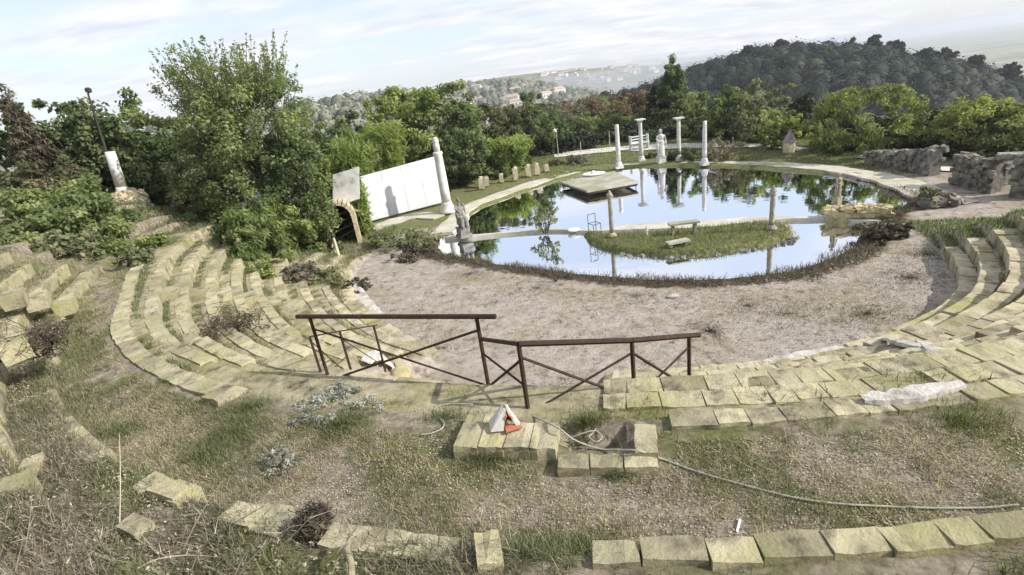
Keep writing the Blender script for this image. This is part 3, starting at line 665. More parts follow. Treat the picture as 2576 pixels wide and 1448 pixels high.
crust('concrete_crust', 'bleached grey slab at the arena edge under the left steps', [(880, 715, .1), (905, 745, .1), (935, 785, .12), (960, 800, .1)], .45, 0, 'crust')

# ------------------------------------------------------------------ railings
def bar(mb, a, b, r, n=4): mb.tube([a, b], r, n)
def rail(label, posts, tops, rails, braces, rp, rt_, rb, group=None):
    """posts: (px, py, z); tops: pixel rows of the post heads"""
    B = [at(*p) for p in posts]; Tp = [np.array([b[0], b[1], top_z(b[0], b[1], t)]) for b, t in zip(B, tops)]
    e = empty('railing', B[0], 0, label, 'railing', group); o = np.array(e.location)
    for b, t in zip(B, Tp):
        m = MB(); bar(m, b-o-[0, 0, .06], t-o, rp); m.build('post', M['rust'], e)
    for (i, fi, ei), (j, fj, ej) in rails:
        a = B[i]+(Tp[i]-B[i])*fi; b = B[j]+(Tp[j]-B[j])*fj; d = b-a
        m = MB(); bar(m, a-d*ei-o, b+d*ej-o, rt_ if fi >= 1 else rt_*.8, 6); m.build('top_rail', M['rust'], e)
    for (i, fi), (j, fj) in braces:
        a = B[i]+(Tp[i]-B[i])*fi; b = B[j]+(Tp[j]-B[j])*fj
        m = MB(); bar(m, a-o, b-o, rb); m.build('brace', M['rust'], e)
    return e
rail('rusty iron railing with crossed braces standing on the coping at centre',
     [(830, 962, 1.95), (1230, 977, 2.05), (1330, 1042, 2.25), (1597, 1007, 2.07), (1734, 980, 1.84)], [797, 797, 866, 857, 845],
     [((0, 1, .09), (1, 1, .10)), ((1, .70, 0), (2, 1, 0)), ((2, 1, 0), (3, 1, 0)), ((3, 1, 0), (4, 1, .2))],
     [((0, .82), (1, .03)), ((0, .03), (1, .82)), ((1, .5), (2, .42)), ((1, .02), (2, .78)), ((2, .82), (3, .02)), ((2, .0), (3, .8)), ((3, .8), (4, .02)), ((3, .0), (4, .8))],
     .024, .030, .016)
rail('thin rusty side railing descending behind the taller centre railing',
     [(815, 962, 1.9), (890, 957, 1.7), (968, 928, 1.3)], [848, 834, 820],
     [((0, 1, .02), (1, 1, 0)), ((1, 1, 0), (2, 1, .12))], [((0, .9), (1, .02)), ((1, .85), (2, .05)), ((0, .1), (1, .5))], .019, .011, .007)

# white split plaster piece with orange terracotta inside
def terracotta_piece():
    b = at(1282, 1078, 2.48); o = np.array(b)
    e = empty('broken_pot', b, .1, 'broken white plaster cone showing its orange terracotta inside on the yellow blocks', 'broken pot')
    m = MB()
    e.scale = (.6, .7, .34)
    m.add([(-.30, 0, 0), (-.10, -.03, 0), (-.015, .08, .46), (-.05, .16, .58), (-.30, .25, 0), (-.04, .1, .50)], [(0, 1, 5, 3), (0, 3, 4), (1, 2, 5), (2, 3, 5), (1, 0, 4), (1, 4, 3, 2)])
    m.build('plaster_shell', M['plaster'], e)
    m = MB(); m.tube([(.15, .02, -.02), (.09, .06, .2), (.03, .1, .42), (.01, .12, .60)], [.05, .042, .035, .02], 5); m.build('plaster_rib', M['plaster'], e)
    m = MB(); V = []
    for i in range(7):
        u = i/6
        for s_, q in ((-.10+.09*u, -.01), (0, .16-.05*u), (.17-.15*u, .0)): V.append((s_, q+.03, .36*u**.9))
    m.add(V, [(i*3+j, i*3+j+1, (i+1)*3+j+1, (i+1)*3+j) for i in range(6) for j in range(2)]); o_ = m.build('terracotta_lining', M['terracotta'], e)
    md = o_.modifiers.new('solid', 'SOLIDIFY'); md.thickness = .02
    m = MB(); m.box((.06, -.02, .025), (.26, .12, .05), .1, jit=.01); m.build('terracotta_foot', M['terracotta'], e)
terracotta_piece()
# metal ring lying by the post
def ring_thing():
    p = at(1240, 990, 2.16); m = MB(); n = 18
    m.tube([(p[0]+.09*math.cos(a), p[1]+.09*math.sin(a), p[2]+.015) for a in np.linspace(0, 2*math.pi, n)], .022, 6)
    tag(m.build('metal_ring', M['slab'], smooth=True), 'grey ring lying at the foot of the second railing post', 'ring')
ring_thing()
# ropes
def rope(name, label, pts, r, sub=8, lift=.02, z=None):
    P = []
    for q in pts: P.append(land(q[0], q[1], 2.3)+[0, 0, lift] if len(q) == 2 else at(*q))
    P = np.array(P); out = []
    for i in range(len(P)-1):
        p0 = P[max(i-1, 0)]; p1 = P[i]; p2 = P[i+1]; p3 = P[min(i+2, len(P)-1)]
        for j in range(sub):
            t = j/sub; out.append(.5*((2*p1)+(-p0+p2)*t+(2*p0-5*p1+4*p2-p3)*t*t+(-p0+3*p1-3*p2+p3)*t**3))
    out.append(P[-1]); m = MB(); m.tube(out, r, 6)
    return tag(m.build(name, M['rope'], smooth=True), label, 'rope')
rope('hose', 'long pale hose running from the stone pit across the grass to the right', [(1335, 1045, 2.3), (1400, 1075, 2.52), (1450, 1110, 2.4), (1520, 1132, 2.35), (1600, 1134, 2.46), (1660, 1158), (1760, 1194), (1880, 1228), (2000, 1258), (2110, 1273), (2230, 1280), (2350, 1284), (2480, 1283), (2560, 1275)], .0085)
rope('cable', 'thin pale cable curling in an S on the grass left of the pot', [(1190, 1022), (1140, 1020), (1108, 1025), (1093, 1037), (1105, 1055), (1118, 1068), (1112, 1083), (1085, 1095), (1060, 1098)], .007)
rope('cable', 'loose coil of pale cable in the stone pit', [(1480, 1040, 2.3), (1505, 1055, 2.3), (1495, 1085, 2.3), (1482, 1100, 2.32), (1500, 1112, 2.32), (1515, 1100, 2.32), (1500, 1085, 2.33), (1475, 1088, 2.33), (1440, 1100, 2.3)], .006)
rope('cord', 'yellow cord strung low across the ends of the left steps', [(520, 600, .9), (560, 612, 1.0), (620, 632, 1.0), (680, 648, .8), (740, 645, .7), (790, 640, .5), (840, 655, .3)], .012)
m = MB(); p = land(1858, 1326, 2.4); m.box((p[0], p[1], p[2]+.012), (.12, .014, .01), .95, jit=.003)
tag(m.build('bone_chip', M['white']), 'small white stick lying on the grass in the lower right', 'stick')

# ------------------------------------------------------------------ columns, statues and objects round the pond
def column(label, px, py, ptop, z=0., rad=.13, capital=False, basek='plinth', group=None, mat='marble', name='column', lean=0., h=None, taper=.85, fl=14):
    b = at(px, py, z); H = (top_z(b[0], b[1], ptop)-z) if h is None else h
    e = empty(name, b, random.uniform(-.2, .2), label, 'column', group)
    if lean: e.rotation_euler = (0, lean, 0)
    bh = .18*min(1, H/2.2)+.06
    m = MB(); m.box((0, 0, bh*.3), (rad*3.4, rad*3.4, bh*.6)); m.build('plinth', M[mat], e)
    m = MB(); m.lathe([(rad*1.62, bh*.6), (rad*1.7, bh*.75), (rad*1.55, bh*.95), (rad*1.3, bh*1.05), (rad*1.42, bh*1.25), (rad*1.3, bh*1.45), (rad*1.08, bh*1.6)], 24); m.build('base', M[mat], e, True)
    top = H-(.2 if capital else 0)
    zs = np.linspace(bh*1.6, top, 8); prof = [(rad*(1.06-(1.06-taper)*i/7)+random.uniform(-.003, .003), zz) for i, zz in enumerate(zs)]
    m = MB(); m.lathe(prof, 42, flute=fl, fd=.10, fr=(bh*1.7, top)); m.build('shaft', M[mat], e, True)
    if capital:
        m = MB(); m.lathe([(rad*.95, top), (rad*1.12, top+.02), (rad*.98, top+.04), (rad*1.35, top+.09), (rad*1.75, top+.13)], 24); m.build('capital', M[mat], e, True)
        m = MB(); m.box((0, 0, top+.165), (rad*4.3, rad*4.3, .07)); m.build('abacus', M[mat], e)
    return e
column('white fluted column with broken top, leftmost of the row behind the pond', 1557, 424, 314, capital=False, rad=.135, basek='plinth')
column('column with flat capital standing left of the white statue', 1614, 408, 300, capital=True, rad=.125)
column('column with flat capital standing right of the white statue', 1708, 407, 296, capital=True, rad=.12)
column('plain topped white column, rightmost of the row behind the pond', 1772, 416, 305, capital=False, rad=.12)
def bigcol():
    b = at(1128, 535, .05); H = top_z(b[0], b[1], 345)-.05
    e = empty('tall_column', b, 0, 'tall white column with a broken narrow top beside the white screen', 'column')
    m = MB(); m.lathe([(.42, 0), (.42, .10), (.36, .16), (.33, .3), (.27, .42), (.25, .55)], 20); m.build('base', M['marble'], e, True)
    m = MB(); m.lathe([(.235, .55), (.23, 1.2), (.22, 2.0), (.20, H-.85), (.235, H-.8), (.235, H-.72), (.17, H-.68)], 42, flute=14, fd=.06, fr=(.6, H-.9)); m.build('shaft', M['marble'], e, True)
    m = MB(); m.lathe([(.15, H-.68), (.15, H-.35), (.12, H-.3), (.16, H-.22), (.14, H-.12), (.09, H-.02)], 16); m.build('finial', M['marble'], e, True)
bigcol()
def figure(name, label, loc, H, mat, rz=0., seat=False, bust=False, ped=(.4, .3), arms=True, cat='statue'):
    e = empty(name, loc, rz, label, cat)
    ph = ped[1]; m = MB()
    if ph > 0:
        m.box((0, 0, ph*.15), (ped[0]*1.2, ped[0]*1.2, ph*.3)); m.box((0, 0, ph*.6), (ped[0], ped[0], ph*.62)); m.box((0, 0, ph*.95), (ped[0]*1.12, ped[0]*1.12, ph*.1)); m.build('pedestal', M[mat], e)
    h = H-ph; s = h/1.75; m = MB()
    def E_(c, r): m.ell((c[0]*s, c[1]*s, ph+c[2]*s), (r[0]*s, r[1]*s, r[2]*s), 14, 9)
    def T_(pts, rs): m.tube([(p[0]*s, p[1]*s, ph+p[2]*s) for p in pts], [r*s for r in rs], 10)
    if seat:
        E_((0, .05, .30), (.30, .26, .32)); T_([(-.12, 0, .55), (-.15, -.32, .55), (-.14, -.34, .02)], [.16, .14, .12]); T_([(.12, 0, .55), (.15, -.30, .52), (.17, -.34, .02)], [.16, .14, .12])
        E_((0, -.12, .32), (.27, .22, .34)); E_((0, .02, .78), (.21, .16, .30)); E_((0, 0, 1.08), (.25, .15, .20))
        hz_ = 1.0; 
    else:
        m.lathe([(.20*s, ph), (.25*s, ph+.03*s), (.24*s, ph+.35*s), (.22*s, ph+.7*s), (.21*s, ph+.92*s), (.16*s, ph+1.08*s), (.19*s, ph+1.25*s), (.20*s, ph+1.36*s), (.10*s, ph+1.45*s)], 20, flute=9, fd=.16, fr=(ph, ph+.9*s))
        E_((0, 0, 1.28), (.24, .14, .15)); 
    T_([(0, 0, 1.30), (0, -.01, 1.50)], [.075, .06]); E_((0, -.015, 1.60), (.095, .115, .135)); E_((0, .03, 1.64), (.12, .12, .12)); E_((0, -.12, 1.585), (.02, .03, .03)); E_((0, .12, 1.60), (.07, .06, .06))
    if arms:
        T_([(-.22, 0, 1.36), (-.30, -.04, 1.12), (-.16, -.20, .98), (-.02, -.22, 1.02)], [.075, .06, .05, .04])
        T_([(.22, 0, 1.36), (.31, 0, 1.10), (.27, -.12, .86), (.25, -.16, .76)], [.075, .06, .05, .04])
        T_([(-.24, -.05, 1.1), (-.28, -.1, .8), (-.25, -.06, .35)], [.05, .10, .06])
    o = m.build('figure', M[mat], e, True)
    md = o.modifiers.new('remesh', 'REMESH'); md.mode = 'VOXEL'; md.voxel_size = .022*max(s, .5); md.use_smooth_shade = True
    return e
b = at(1664, 412, .0); figure('statue', 'white draped woman statue on a pedestal between the two capital columns', b, top_z(b[0], b[1], 325), 'marble', rz=.1, ped=(.42, .42))
b = at(1168, 596, .03); figure('statue', 'dark grey seated figure on a stepped pedestal at the kerb left of the pond', b, top_z(b[0], b[1], 500), 'marble_dark', rz=.5, seat=True, ped=(.42, .42))
b = at(2103, 527, .05); figure('statue', 'dark weathered figure standing on the rubble wall in the pond', b, top_z(b[0], b[1], 440), 'post_stone', rz=.3, ped=(.22, .45), arms=True)
def stonepost(label, px, py, ptop, blob):
    b = at(px, py, .1); H = top_z(b[0], b[1], ptop)-.1
    e = empty('stone_post', b, 0, label, 'post')
    m = MB(); m.lathe([(.17, 0), (.17, .06), (.12, .1), (.09, .16)], 14); m.build('base', M['post_stone'], e, True)
    m = MB(); n = 7; m.lathe([(.085-.01*abs(math.sin(i*1.4)), .16+(H-.42)*i/n) for i in range(n+1)], 14); m.build('shaft', M['post_stone'], e, True)
    m = MB(); z = H-.28
    m.lathe([(.07, z), (.10, z+.03), (.075, z+.08), (.10, z+.15), (.08, z+.2), (.045, z+.24), (.05, z+.27), (.02, z+.3)], 14)
    if blob: m.ell((-.06, 0, z+.15), (.06, .05, .07)); m.ell((.07, 0, z+.1), (.05, .05, .08))
    m.build('carved_head', M['post_stone'], e, True)
stonepost('slender stone post with carved top on the left of the island', 1540, 596, 482, True)
stonepost('slender weathered stone post on the right tip of the island', 1940, 578, 471, False)
# water platform
def platform():
    zt = .24; P = [at(x, y, zt) for x, y in ((1410, 458), (1478, 481), (1606, 458), (1545, 431))]; o = np.mean(P, 0)
    e = empty('water_platform', o, 0, 'grey square slab platform raised on legs over the back basin', 'platform')
    P = [p-o for p in P]; V = P+[p-[0, 0, .09] for p in P]; f = [(0, 1, 2, 3), (7, 6, 5, 4)]+[(i, i+4, (i+1) % 4+4, (i+1) % 4) for i in range(4)]
    mesh_np('top_slab', V, f, M['slab'], e)
    for i in range(4):
        a, b_ = P[i]*.93, P[(i+1) % 4]*.93; m = MB()
        m.tube([a*1.03-[0, 0, .14], b_*1.03-[0, 0, .14]], .07, 4); m.build('beam', M['twig_dark'], e)
        for j in range(2):
            q = a+(b_-a)*(j/2); m = MB(); m.tube([q-[0, 0, .13], q-[0, 0, .9]], .02, 5); m.build('leg', M['twig_dark'], e)
    b = at(1493, 441, zt); m = MB(); m.lathe([(.30, 0), (.62, .03), (.66, .10), (.58, .12), (.40, .08)], 24); m.lathe([(.12, .06), (.15, .16), (.08, .24)], 10)
    q = m.build('shallow_basin', M['white'], None, True, loc=b); q.scale = (1, .8, 1); tag(q, 'round shallow white basin on top of the grey platform', 'basin')
platform()
# small hut with a conical roof
b = at(1984, 388, .1); H = top_z(b[0], b[1], 325)-.1
e = empty('stone_hut', b, .3, 'little round stone kiosk with a pointed purple roof on the grass', 'kiosk')
m = MB(); m.lathe([(.20, 0), (.28, .1), (.31, .35), (.31, H*.5)], 8); m.build('wall', M['ochre_light'], e)
m = MB(); m.lathe([(.36, H*.48), (.30, H*.56), (.16, H*.78), (.05, H*.93), (.01, H)], 8); m.build('roof', M['roofcone'], e)
# bench etc on the island
def bench(label, px, py, w_, h_, rz=0.):
    b = at(px, py, .12); e = empty('stone_bench', b, rz, label, 'bench')
    m = MB(); m.box((0, 0, h_), (w_, .28, .06), jit=.01); m.build('seat', M['slab'], e)
    for s_ in (-1, 1): m = MB(); m.box((s_*w_*.36, 0, h_/2-.03), (.08, .22, h_-.02)); m.build('leg', M['post_stone'], e)
bench('long grey stone bench in the middle of the island', 1720, 588, 1.0, .38, -.1)
bench('low flat stone slab near the front edge of the island', 1705, 617, .7, .12, .1)
m = MB(); p = at(1443, 580, .0); m.lathe([(.05, -.05), (.22, 0), (.24, .04), (.2, .05)], 14); q = m.build('white_dish', M['white'], smooth=True, loc=p); tag(q, 'small white dish lying on the kerb by the island tip', 'dish')
def chairframe():
    b = at(1497, 588, .1); e = empty('chair_frame', b, .4, 'bare wire chair frame at the left tip of the island', 'chair frame')
    for x_, y_ in ((-.16, -.16), (.16, -.16), (-.16, .16), (.16, .16)):
        m = MB(); m.tube([(x_, y_, 0), (x_, y_, .7 if y_ > 0 else .38)], .012, 5); m.build('leg', M['twig_dark'], e)
    m = MB(); m.tube([(-.16, .16, .7), (.16, .16, .7)], .012, 5); m.tube([(-.16, -.16, .38), (.16, -.16, .38), (.16, .16, .38), (-.16, .16, .38), (-.16, -.16, .38)], .012, 5); m.build('seat_frame', M['twig_dark'], e)
chairframe()
def cherub():
    b = at(1627, 596, .12); figure('statue', 'tiny yellowish figurine on the island grass right of the left post', b, .38, 'ochre_light', ped=(.1, .04))
cherub()
m = MB(); p = at(1692, 748, .0); m.ell((0, 0, .02), (.16, .07, .05)); q = m.build('pale_stone', M['crust'], smooth=True, loc=p); tag(q, 'flat white stone alone on the sand in front of the pond', 'stone')

# screen, panels, arch
def slab4(name, quad, th_, mat, parent=None, nrm=None):
    P = np.array(quad); n = np.cross(P[1]-P[0], P[2]-P[0]); n /= np.linalg.norm(n); V = list(P)+list(P+n*th_)
    return mesh_np(name, V, [(0, 1, 2, 3), (7, 6, 5, 4)]+[(i, i+4, (i+1) % 4+4, (i+1) % 4) for i in range(4)], mat, parent)
A_ = at(932, 556, .12); B_ = at(1118, 508, .12)
zA = top_z(A_[0], A_[1], 445); zB = top_z(B_[0], B_[1], 393)
e = empty('projection_screen', A_, 0, 'large plain white screen wall between the bamboo and the tall column', 'screen'); o = A_
for i_ in range(4):
    f0, f1 = i_/4+.0015, (i_+1)/4-.0015; lp = lambda f_: (A_+(B_-A_)*f_-o, np.array([*(A_+(B_-A_)*f_)[:2], zA+(zB-zA)*f_])-o)
    (a0, t0_), (a1, t1_) = lp(f0), lp(f1); slab4('panel', [a0, a1, t1_, t0_], .06, M['screen'], e)
for f_ in (0, .5, 1):
    q = A_+(B_-A_)*f_-o; m = MB(); m.box((q[0]-.05, q[1]+.1, .9), (.07, .07, 2.0)); m.build('post', M['twig_dark'], e)
arch_b = at(872, 614, .0); 
def aty(px, py, Y):
    d = ray(px, py); return CAM0+d*(Y/d[1])
Yp = arch_b[1]+.5
tag(slab4('white_board', [aty(838, 522, Yp), aty(905, 500, Yp), aty(903, 420, Yp), aty(838, 440, Yp)][::1], .05, M['board']), 'stained white board above the brick arch beside the ivy', 'board')
def arch():
    e = empty('brick_arch', arch_b, .24, 'ochre masonry arch with a dark tunnel mouth at the end of the left steps', 'arch')
    n = 11; w_ = .50; hs = 1.22; dep = 1.0
    # ring of stones
    pts = [(-w_, z) for z in np.linspace(0, hs, 5)[:-1]]+[(-w_*math.cos(a), hs+w_*math.sin(a)*1.15) for a in np.linspace(0, math.pi, 12)]+[(w_, z) for z in np.linspace(hs, 0, 5)[1:]]
    for i in range(len(pts)-1):
        (x0, z0), (x1, z1) = pts[i], pts[i+1]; cx_, cz = (x0+x1)/2, (z0+z1)/2; a = math.atan2(z1-z0, x1-x0); l_ = math.hypot(x1-x0, z1-z0)
        nx, nz = -math.sin(a), math.cos(a)
        for d_ in range(2):
            m = MB(); m.box((0, 0, 0), (l_*.97, dep/2*.97, .17), jit=.008)
            q = m.build('arch_stone', M['ochre'] if i % 3 else M['ochre_light'], e); q.location = (cx_+nx*.09, -dep/4+dep/2*d_, cz+nz*.09); q.rotation_euler = (0, -a, 0)
    m = MB()   # tunnel lining and back
    V = []; 
    for yy in (-.2, 2.6):
        for x_, z_ in pts: V.append((x_*.99, yy, z_*.995))
    k = len(pts); m.add(V, [(i, i+1, k+i+1, k+i) for i in range(k-1)]+[tuple(range(k, 2*k))]); m.build('tunnel_wall', M['dark'], e)
    for i in range(4):
        m = MB(); m.tube([(-.4, .1, .25+.32*i), (.4, .12, .5+.30*i)], .014, 5); m.build('branch_bar', M['twig'], e)
    # flank wall to the left
    m = MB(); m.box((-.86, .35, .6), (.36, .6, 1.2), jit=.05); m.build('flank_wall', M['ochre_light'], e)
arch()
def lowwall():
    a = at(812, 575, .5); b_ = at(858, 668, .05)
    e = empty('rubble_wall', (a+b_)/2*np.array([1, 1, 0]), 0, 'low pebbly wall with a pale rounded cap descending beside the arch', 'low wall'); o = np.array(e.location)
    n = 10; P = [a+(b_-a)*t+[.12*math.sin(t*3.1), 0, 0.5*(1-t)+.42] for t in np.linspace(0, 1, n)]
    m = MB(); m.tube([p-o for p in P]+[P[-1]-o-[0, 0, .5]], .06, 6); m.build('cap', M['ochre_light'], e, True)
    me = block_mesh(3); me.materials.append(M['rubble_yellow'])
    for i in range(60):
        t = random.random(); p = a+(b_-a)*t+[.12*math.sin(t*3.1), 0, 0]; h = .5*(1-t)+.4
        inst('stone', me, e, p-o+np.array([-.08+random.uniform(-.05, .05), random.uniform(-.05, .05), random.uniform(.08, h)+0]), (random.random(), random.random(), random.random()*3), (.16, .14, .12))
lowwall()
# rounded boulder pair at the foot of the steps
for px, py, s_, lb in ((850, 680, (.42, .25, .16), 'brown flat boulder at the foot of the low pebbly wall'), (1010, 955, (.16, .2, .14), 'rounded pale boulder under the side railing')):
    p = at(px, py, .1 if px < 900 else 1.8); m = MB(); m.ell((0, 0, .05), s_, 10, 7)
    q = m.build('boulder', M['rubble_yellow'], smooth=True, loc=p); tag(q, lb, 'boulder')

# ruined stone walls at the right
def ruin(label, pts, hts, thick, nst, seed, name='ruin_wall', mat='rubble'):
    P = np.array([at(x, y, .05) for x, y in pts]); o = P[0]; e = empty(name, o, 0, label, 'stone wall'); rr = random.Random(seed)
    s = np.r_[0, np.cumsum(np.hypot(*np.diff(P[:, :2], axis=0).T))]; Lg = s[-1]; m = MB()
    n = 26; V = []
    for i in range(n):
        u = Lg*i/(n-1); q = np.array([np.interp(u, s, P[:, j]) for j in range(3)]); q2 = np.array([np.interp(min(u+.05, Lg), s, P[:, j]) for j in range(3)])-np.array([np.interp(max(u-.05, 0), s, P[:, j]) for j in range(3)])
        nx = np.array([-q2[1], q2[0], 0]); nx /= np.linalg.norm(nx); h = np.interp(u, s, hts)-.06
        for d_, z_ in ((-.42, -.2), (-.40, h*.5), (-.34, h), (.34, h), (.40, h*.5), (.42, -.2)): V.append(q-o+nx*thick*d_+[0, 0, z_+rr.uniform(-.03, .03)])
    m.add(V, [(i*6+j, i*6+j+1, (i+1)*6+j+1, (i+1)*6+j) for i in range(n-1) for j in range(5)]+[(0, 1, 2, 3, 4, 5), tuple((n-1)*6+k for k in (5, 4, 3, 2, 1, 0))])
    m.build('core', M['marble_dark'] if mat == 'rubble' else M[mat], e)
    mes = []
    for k in range(4):
        mm = MB(); mm.box((0, 0, 0), (1, 1, 1), jit=.13); me = bpy.data.meshes.new('stone'); me.from_pydata(mm.v, [], mm.f); me.materials.append(M[mat]); mes.append(me)
    for i in range(nst):
        u = rr.random()*Lg; q = np.array([np.interp(u, s, P[:, j]) for j in range(3)]); q2 = np.array([np.interp(min(u+.05, Lg), s, P[:, j]) for j in range(3)])-np.array([np.interp(max(u-.05, 0), s, P[:, j]) for j in range(3)])
        nx = np.array([-q2[1], q2[0], 0]); nx /= np.linalg.norm(nx); h = np.interp(u, s, hts)
        side = rr.choice((-1, 1, 1)) ; zz = rr.uniform(0.04, h)
        if rr.random() < .25: zz = h-.02; sd_ = rr.uniform(-.4, .4)
        else: sd_ = side*.45
        # the face seen from the theatre
        inst('stone', rr.choice(mes), e, q-o+nx*thick*sd_+[0, 0, zz], (rr.uniform(-.3, .3), rr.uniform(-.3, .3), math.atan2(q2[1], q2[0])+rr.uniform(-.3, .3)), (rr.uniform(.14, .3), rr.uniform(.12, .2), rr.uniform(.09, .17)))
    return e
ruin('dry stone ruin wall rising to a squared end beyond the right of the pond', [(2185, 408), (2240, 418), (2300, 428), (2350, 440)], [.45, .6, .75, 1.05], .5, 210, 1)
ruin('ruined stone wall with a ragged top right of the gap in the walls', [(2408, 458), (2440, 468), (2480, 478), (2505, 482)], [1.0, .9, 1.0, 1.05], .5, 170, 2)
def gatewall():
    ruin('stone pier right of the bright gateway at the far right edge', [(2545, 490), (2570, 492), (2610, 495)], [1.25, 1.2, 1.1], .55, 90, 3, 'stone_pier')
    a = at(2500, 484, .05); b_ = at(2550, 490, .05); m = MB(); z = 1.22
    for i in range(7):
        q = a+(b_-a)*(i/6); m.box((q[0], q[1], z+random.uniform(-.03, .03)), (.2, .3, .16), .6, jit=.03)
    tag(m.build('stone_lintel', M['rubble']), 'rough stone lintel spanning the bright gateway at far right', 'lintel')
gatewall()
a = at(2490, 478, .1); b_ = at(2560, 478, .1); d_ = (b_-a); a = a+np.array([.9, .9, 0]); b_ = a+d_
tag(slab4('white_gate', [a, b_, b_+[0, 0, 1.0], a+[0, 0, 1.0]], .05, M['screen']), 'white panel showing through the bright gateway at far right', 'gate')
ruin('low rubble wall with yellow stones jutting into the right of the pond', [(2078, 545), (2120, 545), (2170, 543), (2235, 541)], [.22, .30, .3, .22], .45, 150, 4, 'pond_wall', 'rubble_yellow')
ruin('small heap of rubble at the right end of the pond', [(2330, 520), (2370, 512), (2410, 515)], [.2, .3, .1], .5, 50, 5, 'rubble_heap', 'rubble')
# stub stones along the left rear path
for i, (px, py, pt, lb) in enumerate(((1298, 452, 425, 'tallest pale stone stub in front of the bright bamboo'), (1330, 444, 418, 'pale stone stub right of the bright bamboo'), (1352, 440, 415, 'square stone stub next to the rear path bend'), (1225, 468, 447, 'stone stub left of the bright bamboo by the path'), (1213, 474, 450, 'smaller leftmost stone stub by the path'), (1262, 458, 442, 'short stone stub half hidden under bamboo'), (1375, 432, 418, 'last small stone stub before the bare shrubs'))):
    b = at(px, py, .12); h = top_z(b[0], b[1], pt)-.1; m = MB(); m.box((0, 0, h/2), (.3, .26, h), jit=.04); m.box((.02, 0, h+.03), (.2, .2, .1), .3, jit=.03)
    tag(m.build('stone_stub', M['ochre_light'], loc=b), lb, 'stone stub', 'pale stone stubs along the rear left path')
# left column on a stone pile
def leftcol():
    # stands on the mound; measured on a plane
    b = at(328, 528, 3.0); zt = top_z(b[0], b[1], 480)
    e = empty('stone_pile', b, 0, 'round pile of yellowish stones carrying the leaning white column', 'stone pile'); hh = zt-3.0
    mes = []
    for k in range(4):
        mm = MB(); mm.box((0, 0, 0), (1, 1, 1), jit=.15); me = bpy.data.meshes.new('stone'); me.from_pydata(mm.v, [], mm.f); me.materials.append(M['ochre_light']); mes.append(me)
    m = MB(); m.lathe([(.6, -.6), (.66, 0), (.58, hh*.7), (.4, hh-.03)], 12); m.build('core', M['rubble_yellow'], e)
    for i in range(170):
        a = random.random()*6.28; u = random.random(); r = (.68-.16*u)
        if u > .85: r = random.uniform(0, .45)
        inst('stone', random.choice(mes), e, (r*math.cos(a), r*math.sin(a), -.2+(hh+.2)*u), (random.random(), random.random(), a), (random.uniform(.14, .26), random.uniform(.1, .2), random.uniform(.09, .15)))
    b2 = np.array([b[0], b[1], zt-.05]); H = top_z(b[0], b[1], 383)-zt+.05
    c = empty('white_column', b2, 0, 'plain white column leaning on the stone pile at left with a lamp pole behind', 'column'); c.rotation_euler = (0, .09, 0)
    m = MB(); m.lathe([(.24, 0), (.24, .06), (.20, .1), (.19, .2)], 20); m.build('base', M['marble'], c, True)
    m = MB(); m.lathe([(.185, .2), (.18, H*.5), (.165, H)], 28, flute=10, fd=.05, fr=(.25, H-.05)); m.build('shaft', M['marble'], c, True)
    # pole
    q = at_dist(300, 500, math.hypot(b[0], b[1])+1.2); zt = top_z(q[0], q[1], 238); zb = 2.6
    e = empty('lamp_pole', (q[0], q[1], zb), 0, 'thin dark lamp pole rising behind the leaning white column', 'lamp post'); e.rotation_euler = (0, .1, 0)
    m = MB(); m.tube([(0, 0, 0), (0, 0, zt-zb)], [.05, .03], 6); m.build('pole', M['twig_dark'], e)
    m = MB(); m.lathe([(.03, zt-zb), (.1, zt-zb+.03), (.11, zt-zb+.15), (.04, zt-zb+.2)], 8, c=(.05, 0, 0)); m.build('lamp_head', M['twig_dark'], e)
leftcol()
# street furniture beyond the pond
def lamp(label, px, py, pt, h2=.0):
    b = at(px, py, .2); H = top_z(b[0], b[1], pt)-.2; e = empty('lamp_post', b, 0, label, 'lamp post')
    m = MB(); m.tube([(0, 0, 0), (0, 0, H)], .035, 6); m.build('pole', M['slab'], e)
    m = MB(); m.lathe([(.04, H), (.13, H+.05), (.13, H+.18), (.05, H+.25)], 8, c=(-.1, 0, -.1)); m.build('lamp_head', M['white'], e)
lamp('small pale lamp post at the left end of the white road', 1405, 394, 330)
for i, (px, py, pt, lb) in enumerate(((1462, 392, 358, 'thin grey fence post at the left part of the road'), (1535, 384, 330, 'taller grey fence post left of the first column'), (1843, 374, 345, 'thin grey fence post behind the right flowering bush'))):
    b = at(px, py-3, .1); H = top_z(b[0], b[1], pt)-.1; m = MB(); m.tube([(0, 0, 0), (0, 0, H)], .03, 6)
    tag(m.build('fence_post', M['slab'], loc=b), lb, 'fence post', 'posts along the road edge')
def wireseat():
    b = at(1608, 374, .3); e = empty('garden_swing', b, 0, 'white slatted garden seat on the road behind the capital column', 'garden seat')
    for i in range(3): m = MB(); m.box((0, .1, .45+.18*i), (1.3, .04, .08)); m.build('back_slat', M['white'], e)
    m = MB(); m.box((0, -.12, .4), (1.3, .4, .05)); m.build('seat', M['white'], e)
    for s_ in (-1, 1): m = MB(); m.box((s_*.6, 0, .45), (.06, .5, .9)); m.build('leg', M['white'], e)
wireseat()

m = MB(); p = at(545, 672, 1.45); m.ell((0, 0, .12), (.22, .2, .17), 10, 7); q = m.build('orange_bag', M['net'], smooth=True, loc=p); tag(q, 'small orange bag lying at the top end of a left step', 'bag')

